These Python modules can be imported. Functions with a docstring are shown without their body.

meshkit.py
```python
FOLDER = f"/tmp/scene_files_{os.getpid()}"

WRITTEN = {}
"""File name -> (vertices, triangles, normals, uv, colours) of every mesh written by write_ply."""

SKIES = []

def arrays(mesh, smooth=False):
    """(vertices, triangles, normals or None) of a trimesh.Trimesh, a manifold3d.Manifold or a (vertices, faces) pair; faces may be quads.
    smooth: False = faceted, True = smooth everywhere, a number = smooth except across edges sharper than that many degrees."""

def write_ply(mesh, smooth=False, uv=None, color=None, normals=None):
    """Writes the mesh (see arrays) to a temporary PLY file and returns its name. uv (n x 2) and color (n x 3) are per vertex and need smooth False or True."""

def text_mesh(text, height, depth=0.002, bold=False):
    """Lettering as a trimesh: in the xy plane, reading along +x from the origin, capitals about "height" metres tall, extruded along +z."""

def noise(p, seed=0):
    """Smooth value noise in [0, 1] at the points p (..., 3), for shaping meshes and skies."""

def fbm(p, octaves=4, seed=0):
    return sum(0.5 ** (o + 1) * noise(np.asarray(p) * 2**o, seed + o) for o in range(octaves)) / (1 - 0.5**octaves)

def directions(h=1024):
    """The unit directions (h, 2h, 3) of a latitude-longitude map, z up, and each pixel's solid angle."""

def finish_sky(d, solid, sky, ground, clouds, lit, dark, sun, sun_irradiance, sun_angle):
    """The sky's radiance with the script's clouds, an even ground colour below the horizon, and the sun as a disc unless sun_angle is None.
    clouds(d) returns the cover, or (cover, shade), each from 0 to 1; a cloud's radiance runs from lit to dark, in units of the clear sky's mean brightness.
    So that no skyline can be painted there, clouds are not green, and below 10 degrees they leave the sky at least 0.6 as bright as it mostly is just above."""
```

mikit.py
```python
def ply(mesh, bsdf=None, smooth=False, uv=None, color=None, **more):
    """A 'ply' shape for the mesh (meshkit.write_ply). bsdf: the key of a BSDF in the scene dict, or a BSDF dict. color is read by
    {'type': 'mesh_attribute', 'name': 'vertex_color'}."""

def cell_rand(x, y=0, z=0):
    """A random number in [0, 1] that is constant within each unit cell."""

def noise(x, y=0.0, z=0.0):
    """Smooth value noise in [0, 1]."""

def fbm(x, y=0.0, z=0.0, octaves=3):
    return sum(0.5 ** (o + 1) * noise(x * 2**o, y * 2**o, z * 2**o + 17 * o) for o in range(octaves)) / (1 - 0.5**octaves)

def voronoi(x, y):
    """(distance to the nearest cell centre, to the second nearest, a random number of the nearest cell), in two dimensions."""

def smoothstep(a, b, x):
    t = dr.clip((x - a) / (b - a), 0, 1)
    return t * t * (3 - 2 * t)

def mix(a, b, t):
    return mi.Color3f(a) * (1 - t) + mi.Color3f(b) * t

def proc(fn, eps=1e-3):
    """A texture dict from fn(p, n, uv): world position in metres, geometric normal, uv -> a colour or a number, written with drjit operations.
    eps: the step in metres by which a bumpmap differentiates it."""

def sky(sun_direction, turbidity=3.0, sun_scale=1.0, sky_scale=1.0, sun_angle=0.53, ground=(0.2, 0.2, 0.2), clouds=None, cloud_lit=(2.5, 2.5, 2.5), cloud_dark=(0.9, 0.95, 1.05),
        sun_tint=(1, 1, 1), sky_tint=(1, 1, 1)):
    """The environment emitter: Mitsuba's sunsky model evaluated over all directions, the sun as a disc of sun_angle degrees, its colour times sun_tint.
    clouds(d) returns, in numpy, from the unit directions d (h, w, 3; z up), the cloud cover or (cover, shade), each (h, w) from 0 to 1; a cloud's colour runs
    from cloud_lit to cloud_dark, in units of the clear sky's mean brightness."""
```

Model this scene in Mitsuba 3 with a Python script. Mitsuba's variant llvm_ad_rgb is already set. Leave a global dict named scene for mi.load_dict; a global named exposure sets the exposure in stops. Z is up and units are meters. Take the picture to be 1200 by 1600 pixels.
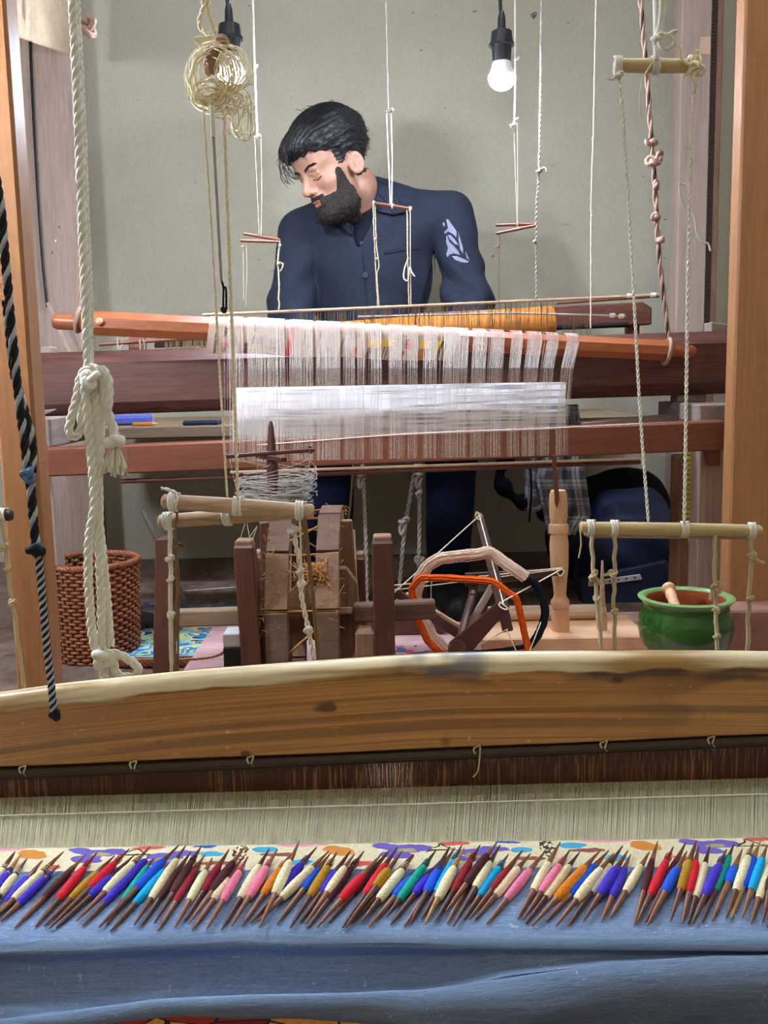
import math, numpy as np, trimesh, manifold3d as m3, drjit as dr, mitsuba as mi, mikit, meshkit
from mikit import noise, fbm, voronoi, cell_rand, smoothstep, mix, proc

# ------------------------------------------------------------------ camera, lights, exposure
scene, labels = {'type': 'scene'}, {}
H, F, PITCH, ROLL = 0.53, 1500.0, math.radians(8.0), 0.02
EYE = np.array([0.0, 0.0, H])
FWD = np.array([0, math.cos(PITCH), -math.sin(PITCH)])
UP0, R0 = np.array([0, math.sin(PITCH), math.cos(PITCH)]), np.array([1.0, 0, 0])
RIGHT = math.cos(ROLL) * R0 - math.sin(ROLL) * UP0
UP = math.cos(ROLL) * UP0 + math.sin(ROLL) * R0
T = mi.ScalarTransform4f
scene['camera'] = {'type': 'perspective', 'fov_axis': 'x', 'fov': math.degrees(2 * math.atan(600 / F)), 'near_clip': 0.02, 'far_clip': 20.0,
                   'to_world': T().look_at(origin=EYE.tolist(), target=(EYE + FWD).tolist(), up=UP.tolist())}
exposure = 2.5
BULB = (118.0, 138.0, 168.0)        # radiance of the two hanging bulbs
TUBE = (13.0, 14.8, 17.4)
SIDE = (54.0, 59.5, 67.0)     # added globe lamp, unseen at left, placed to throw the weaver's shadow        # cool ceiling battens
WARM = (17.0, 14.5, 10.5)        # warm ceiling globe behind the camera

def V(px, py, Y):
    d = FWD + RIGHT * (px - 600) / F - UP * (py - 800) / F
    return EYE + d * (Y / d[1])
def Zp(px, py, z):
    d = FWD + RIGHT * (px - 600) / F - UP * (py - 800) / F
    return EYE + d * ((z - H) / d[2])
def VS(pts, Y=None):
    return np.array([V(q[0], q[1], q[2] if len(q) > 2 else Y) for q in pts])

# ------------------------------------------------------------------ helpers: scene entries
def c(r, g, b):
    return [((x / 255 + 0.055) / 1.055) ** 2.4 if x > 10 else x / 255 / 12.92 for x in (r, g, b)]
def numbered(key):
    if key not in scene and not any(k.startswith(key + '__') for k in scene) and key not in labels: return key
    i = 1
    while True:
        k = f'{key}_{i:03d}'
        if k not in scene and not any(q.startswith(k + '__') for q in scene) and k not in labels: return k
        i += 1
def thing(name, label, cat, group=None, kind=None):
    key = numbered(name); labels[key] = {'label': label, 'category': cat}
    if group: labels[key]['group'] = group
    if kind: labels[key]['kind'] = kind
    return key
def obj(name, mesh, bsdf, parent=None, smooth=35, label=None, kind=None, **kw):
    key = numbered((parent + '__' if parent else '') + name)
    scene[key] = mikit.ply(mesh, bsdf, smooth, **kw)
    if label or kind:
        labels[key] = {}
        if label: labels[key]['label'] = label
        if kind: labels[key]['kind'] = kind
    return key
def single(name, mesh, bsdf, label, cat, smooth=35, group=None, kind=None, **kw):
    key = numbered(name); scene[key] = mikit.ply(mesh, bsdf, smooth, **kw)
    labels[key] = {'label': label, 'category': cat}
    if group: labels[key]['group'] = group
    if kind: labels[key]['kind'] = kind
    return key
def struct(name, mesh, bsdf, label=None, smooth=False, **kw):
    scene[name] = mikit.ply(mesh, bsdf, smooth, **kw); labels[name] = {'kind': 'structure'}
    if label: labels[name]['label'] = label
    return name

# ------------------------------------------------------------------ helpers: meshes
def cat(*ms):
    ms = [m for q in ms for m in (q if isinstance(q, list) else [q])]
    return trimesh.util.concatenate(ms)
def tm(man):
    m = man.to_mesh(); return trimesh.Trimesh(m.vert_properties[:, :3], m.tri_verts, process=False)
ICO = trimesh.creation.icosphere(1).vertices
OCT = np.array([[a, b, d] for a in (-1, 1) for b in (-1, 1) for d in (-1, 1)]) / 1.732
def hull(pts, r=0.002, fine=False):
    p = np.asarray(pts, float)
    s = ICO if fine else np.vstack([OCT, np.eye(3), -np.eye(3)])
    return tm(m3.Manifold.hull_points((p[:, None] + s[None] * r).reshape(-1, 3)))
def slab(quad, d, r=0.002, Y=None):
    """Board whose front face is the quad of (px, py, Y) and which goes back by d metres."""
    q = VS(quad, Y); return hull(np.vstack([q, q + [0, d, 0]]), r)
def box(lo, hi, r=0.0):
    lo, hi = np.array(lo, float), np.array(hi, float)
    if r <= 0: return trimesh.creation.box(bounds=[lo, hi])
    lo, hi = lo + r, hi - r
    return hull([[a, b, d] for a in (lo[0], hi[0]) for b in (lo[1], hi[1]) for d in (lo[2], hi[2])], r)
def bar(a, b, w, h, r=0.002, up=(0, 0, 1), w2=None, h2=None):
    """Board of section w x h from a to b (optionally tapering)."""
    a, b = np.asarray(a, float), np.asarray(b, float); t = b - a; t /= np.linalg.norm(t)
    s = np.cross(t, up); s = s / np.linalg.norm(s) if np.linalg.norm(s) > 1e-6 else np.array([1.0, 0, 0]); n = np.cross(s, t)
    pts = [p + s * i * (ww / 2 - r) + n * j * (hh / 2 - r) for p, ww, hh in ((a, w, h), (b, w2 or w, h2 or h)) for i in (-1, 1) for j in (-1, 1)]
    return hull(pts, r)
def spline(pts, n=8):
    p = np.asarray(pts, float)
    if len(p) < 3 or n < 2: return p
    q = np.vstack([2 * p[0] - p[1], p, 2 * p[-1] - p[-2]]); out = []
    for i in range(1, len(q) - 2):
        for t in np.arange(n) / n:
            a, b, cc, d = q[i - 1:i + 3]
            out.append(0.5 * (2 * b + (cc - a) * t + (2 * a - 5 * b + 4 * cc - d) * t * t + (3 * b - a - 3 * cc + d) * t ** 3))
    return np.vstack([out, p[-1]])
def resample(p, step):
    s = np.r_[0, np.cumsum(np.linalg.norm(np.diff(p, axis=0), axis=1))]
    k = max(2, int(s[-1] / step) + 1); q = np.linspace(0, s[-1], k)
    return np.stack([np.interp(q, s, p[:, i]) for i in range(3)], 1)
def frames(p):
    t = np.gradient(p, axis=0); t /= np.maximum(np.linalg.norm(t, axis=1, keepdims=True), 1e-12)
    n = np.zeros_like(t); v = np.cross(t[0], [0.3, 1, 0.2]); v /= np.linalg.norm(v)
    for i in range(len(p)):
        v = v - t[i] * (v @ t[i]); v /= max(np.linalg.norm(v), 1e-9); n[i] = v
    return t, n, np.cross(t, n)
def tube(pts, r, n=8, closed=False, flat=1.0):
    p = np.asarray(pts, float); m = len(p); r = np.broadcast_to(np.asarray(r, float), (m,))
    t, a, b = frames(p); ph = np.arange(n) / n * 2 * np.pi
    v = p[:, None] + r[:, None, None] * (np.cos(ph)[None, :, None] * a[:, None] + flat * np.sin(ph)[None, :, None] * b[:, None])
    i = np.arange(m if closed else m - 1)[:, None]; j = np.arange(n)[None]
    q = np.stack([i * n + j, i * n + (j + 1) % n, ((i + 1) % m) * n + (j + 1) % n, ((i + 1) % m) * n + j], -1).reshape(-1, 4)
    f = np.vstack([q[:, [0, 1, 2]], q[:, [0, 2, 3]]]); v = v.reshape(-1, 3)
    if not closed:
        k = len(v); v = np.vstack([v, p[0], p[-1]]); jj = np.arange(n)
        f = np.vstack([f, np.stack([np.full(n, k), (jj + 1) % n, jj], 1), np.stack([np.full(n, k + 1), (m - 1) * n + jj, (m - 1) * n + (jj + 1) % n], 1)])
    return trimesh.Trimesh(v, f, process=False)
def rope(pts, R, pitch=None, strands=3, n=6, step=None, only=None, phase=0.0, fat=0.56):
    """Twisted rope: helical strands round the line."""
    pitch = pitch or R * 7; p = resample(np.asarray(pts, float), step or pitch / 9)
    s = np.r_[0, np.cumsum(np.linalg.norm(np.diff(p, axis=0), axis=1))]; t, a, b = frames(p); out = []
    for k in (range(strands) if only is None else only):
        ph = s / pitch * 2 * np.pi + k * 2 * np.pi / strands + phase
        out.append(tube(p + R * 0.52 * (np.cos(ph)[:, None] * a + np.sin(ph)[:, None] * b), R * fat, n))
    return cat(out)
def cordmesh(pts, r, wob=0.0, seed=0, n=6):
    p = spline(pts, 10); p = resample(p, max(0.004, r * 3))
    if wob: p = p + (meshkit.noise(p * 40 + seed)[:, None] - 0.5) * wob * np.array([1, .5, 0.2]) + (meshkit.noise(p * 150 + seed + 9)[:, None] - 0.5) * wob * 0.5 * np.array([1, .3, 0])
    return tube(p, r, n)
def knot(ctr, s, r, seed=0, n=6):
    th = np.linspace(0, 2 * np.pi, 40, endpoint=False)
    q = np.stack([np.sin(th) + 2 * np.sin(2 * th), 0.8 * -np.sin(3 * th), np.cos(th) - 2 * np.cos(2 * th)], 1) / 3
    rg = np.random.default_rng(seed); M = trimesh.transformations.random_rotation_matrix(rg.random(3))[:3, :3]
    return tube(np.asarray(ctr) + s * (q @ M.T), r, n, closed=True)
def lathe(prof, a, b, n=24, caps=True):
    """prof: (t along a-b from 0 to 1, radius)."""
    a, b = np.asarray(a, float), np.asarray(b, float); p = np.array([a + (b - a) * t for t, _ in prof])
    ax = (b - a) / np.linalg.norm(b - a); u = np.cross(ax, [0.31, 0.95, 0.07]); u /= np.linalg.norm(u); w = np.cross(ax, u)
    ph = np.arange(n) / n * 2 * np.pi; r = np.array([x[1] for x in prof]); m = len(prof)
    v = (p[:, None] + r[:, None, None] * (np.cos(ph)[None, :, None] * u + np.sin(ph)[None, :, None] * w)).reshape(-1, 3)
    i = np.arange(m - 1)[:, None]; j = np.arange(n)[None]
    q = np.stack([i * n + j, i * n + (j + 1) % n, (i + 1) * n + (j + 1) % n, (i + 1) * n + j], -1).reshape(-1, 4)
    f = np.vstack([q[:, [0, 1, 2]], q[:, [0, 2, 3]]])
    if caps:
        k = len(v); v = np.vstack([v, p[0], p[-1]]); jj = np.arange(n)
        f = np.vstack([f, np.stack([np.full(n, k), (jj + 1) % n, jj], 1), np.stack([np.full(n, k + 1), (m - 1) * n + jj, (m - 1) * n + (jj + 1) % n], 1)])
    return trimesh.Trimesh(v, f, process=False)
def grid(v, flip=False, wrap=False):
    """(m, n, 3) points to a sheet."""
    m, n = v.shape[:2]; i = np.arange(m - 1)[:, None]; j = np.arange(n - (0 if wrap else 1))[None]; k = (j + 1) % n
    q = np.stack([i * n + j, i * n + k, (i + 1) * n + k, (i + 1) * n + j], -1).reshape(-1, 4)
    if flip: q = q[:, ::-1]
    return trimesh.Trimesh(v.reshape(-1, 3), np.vstack([q[:, [0, 1, 2]], q[:, [0, 2, 3]]]), process=False)
def thick(v, off):
    """Closed sheet: the grid v and the grid v + off, joined round the rim."""
    m, n = v.shape[:2]; a, b = grid(v), grid(v + off, True)
    rim = np.concatenate([np.arange(n), np.arange(2, m) * n - 1 if m > 2 else [], [m * n - 1], np.arange((m - 1) * n, m * n - 1)[::-1], np.arange(1, m - 1)[::-1] * n]).astype(int)
    V2 = np.vstack([a.vertices, b.vertices]); k = len(a.vertices); nx = np.roll(rim, -1)
    s = np.vstack([np.stack([rim, rim + k, nx], 1), np.stack([nx, rim + k, nx + k], 1)])
    return trimesh.Trimesh(V2, np.vstack([a.faces, b.faces + k, s]), process=False)
def nets(f, lo, hi, h):
    lo, hi = np.array(lo, float), np.array(hi, float); N = np.ceil((hi - lo) / h).astype(int) + 1
    K = 4; N = (np.ceil((N - 1) / K).astype(int)) * K + 1; ax = [lo[i] + h * np.arange(N[i]) for i in range(3)]; P = np.stack(np.meshgrid(*ax, indexing='ij'), -1)
    mid = [np.minimum(np.arange(0, N[i] + K - 1, K) + K // 2, N[i] - 1)[: -(-N[i] // K)] for i in range(3)]; vc = f(P[np.ix_(*mid)])      # coarse pass, then only near the surface
    val = vc
    for i in range(3): val = np.repeat(val, K, axis=i)
    val = val[:N[0], :N[1], :N[2]].copy(); near = np.abs(val) < K * h * 1.7; val[near] = f(P[near])
    ins = val < 0; C = N - 1; acc = np.zeros((*C, 3)); cnt = np.zeros(C)
    sl = lambda o: tuple(slice(o[i], o[i] + C[i]) for i in range(3))
    for a in np.ndindex(2, 2, 2):
        for k in range(3):
            if a[k]: continue
            b = list(a); b[k] = 1; va, vb = val[sl(a)], val[sl(b)]; mk = (va < 0) != (vb < 0)
            t = np.where(mk, va / np.where(mk, va - vb, 1), 0)
            for i in range(3): acc[..., i] += mk * (a[i] + (t if i == k else 0))
            cnt += mk
    has = cnt > 0; idx = np.full(C, -1); idx[has] = np.arange(has.sum())
    base = np.stack(np.meshgrid(*[np.arange(x) for x in C], indexing='ij'), -1)
    v = lo + h * (base[has] + acc[has] / cnt[has][:, None]); fs = []
    for k in range(3):
        i, j = (k + 1) % 3, (k + 2) % 3
        s0 = [slice(1, N[q] - 1) for q in range(3)]; s0[k] = slice(0, C[k]); s1 = list(s0); s1[k] = slice(1, N[k])
        A, B = ins[tuple(s0)], ins[tuple(s1)]; loc = np.argwhere(A != B); sg = A[A != B]
        loc[:, i] += 1; loc[:, j] += 1
        def cell(di, dj):
            q = loc.copy(); q[:, i] -= di; q[:, j] -= dj; return idx[q[:, 0], q[:, 1], q[:, 2]]
        q = np.stack([cell(1, 1), cell(0, 1), cell(0, 0), cell(1, 0)], 1); q[~sg] = q[~sg][:, ::-1]; fs.append(q)
    q = np.vstack(fs); return trimesh.Trimesh(v, np.vstack([q[:, [0, 1, 2]], q[:, [0, 2, 3]]]), process=False)
def smin(a, b, k):
    h = np.clip(0.5 + 0.5 * (b - a) / k, 0, 1); return b * (1 - h) + a * h - k * h * (1 - h)
def smax(a, b, k): return -smin(-a, -b, k)
def ell(P, ctr, rad, R=None):
    q = P - np.asarray(ctr); q = q @ R if R is not None else q; q = q / np.asarray(rad); k = np.linalg.norm(q, axis=-1)
    k2 = np.linalg.norm(q / np.asarray(rad), axis=-1); return k * (k - 1) / np.maximum(k2, 1e-9)
def cap(P, a, b, ra, rb=None):
    a, b = np.asarray(a, float), np.asarray(b, float); rb = ra if rb is None else rb; ab = b - a
    t = np.clip(((P - a) @ ab) / (ab @ ab), 0, 1); return np.linalg.norm(P - a - t[..., None] * ab, axis=-1) - (ra + (rb - ra) * t)

CZ = 2.35
def vpost(name, px0, px1, pyref, Y, d, m, label, cat_, lean=0.0, z1=CZ, z0=0.0, r=0.004, parent=None):
    a, b = V(px0, pyref, Y)[0], V(px1, pyref, Y)[0]
    zr = V((px0 + px1) / 2, pyref, Y)[2]
    pts = [[x + lean * (z - zr), y, z] for x in (a, b) for y in (Y, Y + d) for z in (z0 + r, z1 - r)]
    if parent: return obj(name, hull(pts, r), m, parent)
    return single(name, hull(pts, r), m, label, cat_)

# ------------------------------------------------------------------ materials
def mat(key, col, rough=0.7, spec=0.3, bump=None, bscale=0.001, eps=1e-3, **kw):
    b = {'type': 'principled', 'base_color': proc(col) if callable(col) else {'type': 'rgb', 'value': list(col)}, 'roughness': rough, 'specular': spec, **kw}
    if bump is not None: b = {'type': 'bumpmap', 'tex': proc(bump, eps), 'scale': bscale, 'bsdf': b}
    scene[key] = {'type': 'twosided', 'bsdf': b}
def wood(key, axis, dark, light, sc=1.0, rough=0.55, spec=0.35, cont=1.0):
    o = [i for i in range(3) if i != axis]; dk, lt = c(*dark), c(*light)
    def fn(p, n, uv):
        al, a, b = p[axis] * sc, p[o[0]] * sc, p[o[1]] * sc
        w = fbm(al * 4, a * 30, b * 30, 3); l = noise(al * 9, a * 320 + w * 16, b * 320 + w * 16)
        big = noise(al * 2.2 + 5, a * 9, b * 9); sp = noise(al * 60, a * 260, b * 260)
        return mix(dk, lt, dr.clip(0.5 + cont * (0.8 * (w - 0.5) + 0.5 * (l - 0.5) + 0.6 * (big - 0.5) + 0.25 * (sp - 0.5)), 0, 1))
    mat(key, fn, rough, spec)
def plaster_col(p, n, uv):
    a = fbm(p[0] * 2.3, p[2] * 2.3, p[1] * 2, 4); s = noise(p[0] * 46 + 9, p[2] * 110, p[1] * 30); g = noise(p[0] * 260, p[2] * 260, p[1] * 260)
    col = mix(c(168, 161, 142), c(192, 187, 170), a) * (0.94 + 0.1 * g)
    return mix(col, c(105, 98, 84), 0.8 * smoothstep(0.86, 0.94, s) * smoothstep(0.40, 0.56, fbm(p[0] * 5, p[2] * 5, 3, 2)))
def plaster_h(p, n, uv):
    st = noise(p[0] * 26 + 9, p[2] * 90, p[1] * 30)
    return 0.5 * fbm(p[0] * 11, p[2] * 14, p[1] * 11, 4) + 0.9 * smoothstep(0.84, 0.97, st) + 0.15 * noise(p[0] * 130, p[2] * 150, p[1] * 130)
mat('plaster', plaster_col, 0.9, 0.15, plaster_h, 0.006, 2e-3)
mat('ceiling_paint', c(200, 196, 188), 0.9, 0.1)
def floor_col(p, n, uv):
    return mix(c(72, 58, 52), c(128, 108, 98), fbm(p[0] * 60, p[1] * 40, 0, 3) * 0.75 + 0.3 * noise(p[0] * 420, p[1] * 300))
mat('floor_rug', floor_col, 0.95, 0.1, lambda p, n, uv: fbm(p[0] * 110, p[1] * 70, 0, 3), 0.004)
wood('post_wood', 2, (138, 92, 56), (172, 120, 78), 0.8, 0.5, 0.4, 0.7)
wood('pale_wood_v', 2, (150, 128, 116), (186, 164, 150), 0.8, 0.6, 0.3, 0.9)
wood('pale_wood_y', 1, (158, 136, 112), (198, 174, 146), 0.8, 0.6, 0.3, 0.8)
wood('brown_v', 2, (96, 66, 44), (142, 102, 70), 0.8, 0.6)
wood('red_beam', 0, (98, 54, 40), (132, 76, 56), 0.7, 0.42, 0.5, 0.9)
wood('dark_beam', 0, (66, 38, 34), (112, 66, 52), 0.8, 0.45, 0.5, 1.2)
wood('roller_wood', 0, (140, 76, 44), (178, 104, 64), 0.8, 0.4, 0.5)
wood('grey_wood_y', 1, (122, 108, 100), (160, 144, 134), 0.9, 0.7)
wood('bench_wood', 0, (112, 90, 72), (156, 132, 106), 0.7, 0.6, 0.35)
wood('dark_v', 2, (58, 32, 26), (98, 60, 46), 0.9, 0.38, 0.55)
wood('old_plank', 2, (104, 78, 64), (156, 122, 100), 1.1, 0.8, 0.2)
wood('old_end', 0, (88, 68, 58), (132, 104, 90), 2.0, 0.85, 0.15)
wood('pine', 0, (206, 158, 122), (228, 186, 148), 0.8, 0.5, 0.35, 0.7)
wood('pine_v', 2, (204, 154, 116), (226, 182, 142), 0.8, 0.45, 0.4, 0.7)
wood('stick_wood', 0, (150, 120, 96), (206, 178, 148), 1.6, 0.5, 0.4, 1.1)
wood('bamboo', 0, (168, 146, 96), (206, 188, 142), 1.2, 0.4, 0.5, 0.9)
mat('dark_lath', c(58, 46, 40), 0.6, 0.3)
mat('thin_stick', c(120, 72, 50), 0.45, 0.5)
mat('swift_wood', c(74, 40, 32), 0.42, 0.5)
mat('cotton', c(228, 227, 218), 0.9, 0.15)
mat('cotton_y', c(238, 231, 204), 0.9, 0.15)
mat('twine', c(196, 180, 148), 0.9, 0.15)
mat('brown_twine', c(128, 104, 78), 0.9, 0.15)
mat('grey_cord', c(170, 164, 156), 0.9, 0.15)
mat('pink_rag', c(168, 138, 124), 0.9, 0.1)
mat('black_yarn', c(28, 30, 38), 0.8, 0.3)
mat('blue_yarn_tie', c(92, 126, 160), 0.8, 0.2)
mat('black_plastic', c(26, 28, 34), 0.35, 0.5)
mat('white_plastic', c(226, 228, 230), 0.4, 0.4)

# ------------------------------------------------------------------ the setting
XL, XR, Y0, Y1, ZC = -1.8, 1.8, -1.6, 2.85, 2.35
struct('wall_back', box((XL, Y1, 0), (XR, Y1 + 0.12, ZC)), 'plaster', 'mud plaster wall with small cracks behind the weaver')
struct('wall_left', box((XL - 0.12, Y0, 0), (XL, Y1 + 0.12, ZC)), 'plaster')
struct('wall_right', box((XR, Y0, 0), (XR + 0.12, Y1 + 0.12, ZC)), 'plaster')
struct('wall_front', box((XL, Y0 - 0.12, 0), (XR, Y0, ZC)), 'plaster')
struct('floor', box((XL - 0.12, Y0 - 0.12, -0.08), (XR + 0.12, Y1 + 0.12, 0)), 'floor_rug')
struct('ceiling', box((XL - 0.12, Y0 - 0.12, ZC), (XR + 0.12, Y1 + 0.12, ZC + 0.08)), 'ceiling_paint')

# lamps outside the frame that light the room
for i, (x, y) in enumerate(((-0.55, 1.0), (0.6, 1.15))):
    k = thing('ceiling_batten', 'cool white ceiling batten lamp above the looms, ' + ('left' if i == 0 else 'right') + ' one', 'lamp')
    obj('housing', box((x - 0.32, y - 0.04, ZC - 0.05), (x + 0.32, y + 0.04, ZC), 0.006), 'white_plastic', k)
    scene[k + '__tube'] = mikit.ply(tube(np.array([[x - 0.3, y, ZC - 0.07], [x + 0.3, y, ZC - 0.07]]), 0.02, 14), 'white_plastic', 40, emitter={'type': 'area', 'radiance': {'type': 'rgb', 'value': list(TUBE)}})
k = thing('added_globe_lamp', 'unseen globe lamp on a black wire, added left of the looms for the weaver shadow', 'lamp')
obj('wire', tube(np.array([[-0.80, 1.05, ZC], [-0.80, 1.05, 0.98]]), 0.0034, 8), 'black_plastic', k)
gl = trimesh.creation.icosphere(3, 0.05); gl.apply_translation((-0.80, 1.05, 0.93))
scene[k + '__globe'] = mikit.ply(gl, 'white_plastic', True, emitter={'type': 'area', 'radiance': {'type': 'rgb', 'value': list(SIDE)}})
k = thing('ceiling_globe', 'warm round ceiling lamp behind the camera', 'lamp')
obj('base', lathe([(0, 0.06), (1, 0.05)], (0.2, -0.75, ZC), (0.2, -0.75, ZC - 0.05)), 'white_plastic', k)
gl = trimesh.creation.icosphere(3, 0.08); gl.apply_translation((0.2, -0.75, ZC - 0.12))
scene[k + '__globe'] = mikit.ply(gl, 'white_plastic', True, emitter={'type': 'area', 'radiance': {'type': 'rgb', 'value': list(WARM)}})

# ------------------------------------------------------------------ front loom: posts, beater, warp, cloth
vpost('loom_post', -6, 44, 560, 1.22, 0.035, 'post_wood', 'brown square timber post at the left edge behind the black and white rope', 'post')
vpost('loom_post', 1150, 1262, 560, 1.62, 0.034, 'post_wood', 'wide orange-brown timber post at the right edge with chips and knots', 'post')
# knots and chips in the right post face
for i, (x, y, s) in enumerate(((1163, 662, 5), (1165, 760, 5), (1178, 655, 3))):
    p = V(x, y, 1.6205); obj('knot_hole', lathe([(0, 0.1e-3), (0.2, s * 0.0012), (1, s * 0.0008)], p + [0, -0.0012, 0], p + [0, 0.002, 0], 10), 'dark_v', 'loom_post_001')

# the beater: a heavy board with a rounded, worn top edge, the reed below it
BT = np.array([(-420, 1150), (-90, 1097), (0, 1082), (100, 1068), (200, 1058), (330, 1046), (470, 1035), (600, 1026), (700, 1021), (850, 1018), (1000, 1017), (1290, 1019), (1620, 1030)], float)
def beaterY(px): return 0.756 + 0.008 * (px / 1200)
rows = []
for px in np.linspace(-420, 1620, 104):
    Y = beaterY(px); top = V(px, np.interp(px, BT[:, 0], BT[:, 1]), Y + 0.014); bot = V(px, 1200 - 51 * px / 1200, Y)
    z0, z1 = bot[2], top[2] + 0.001; x = bot[0]; R = 0.009
    prof = [(Y + 0.022, z0), (Y + 0.002, z0), (Y, z0 + 0.002)] + [(Y + 0.0002, z0 + (z1 - R - z0) * t) for t in (0.25, 0.5, 0.75)]
    prof += [(Y + R - R * math.cos(a), z1 - R + R * math.sin(a)) for a in np.linspace(0, math.pi / 2, 7)] + [(Y + 0.017, z1 - 0.0006), (Y + 0.022, z1 - 0.005)]
    rows.append([(x, yy + 0.0006 * math.sin(x * 30), zz) for yy, zz in prof])
rows = np.array(rows); L = rows.shape[1]
bm = grid(rows, wrap=True); n0 = len(bm.vertices)
bm = trimesh.Trimesh(np.vstack([bm.vertices, rows[0].mean(0), rows[-1].mean(0)]), np.vstack([bm.faces, [[n0, (j + 1) % L, j] for j in range(L)], [[n0 + 1, n0 - L + j, n0 - L + (j + 1) % L] for j in range(L)]]), process=False)
bm.fix_normals()
uvb = np.vstack([np.stack([rows[..., 0], np.broadcast_to(rows[:, 8:9, 2] - rows[..., 2], rows[..., 2].shape)], -1).reshape(-1, 2), [[0, 0], [0, 0]]])
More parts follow.
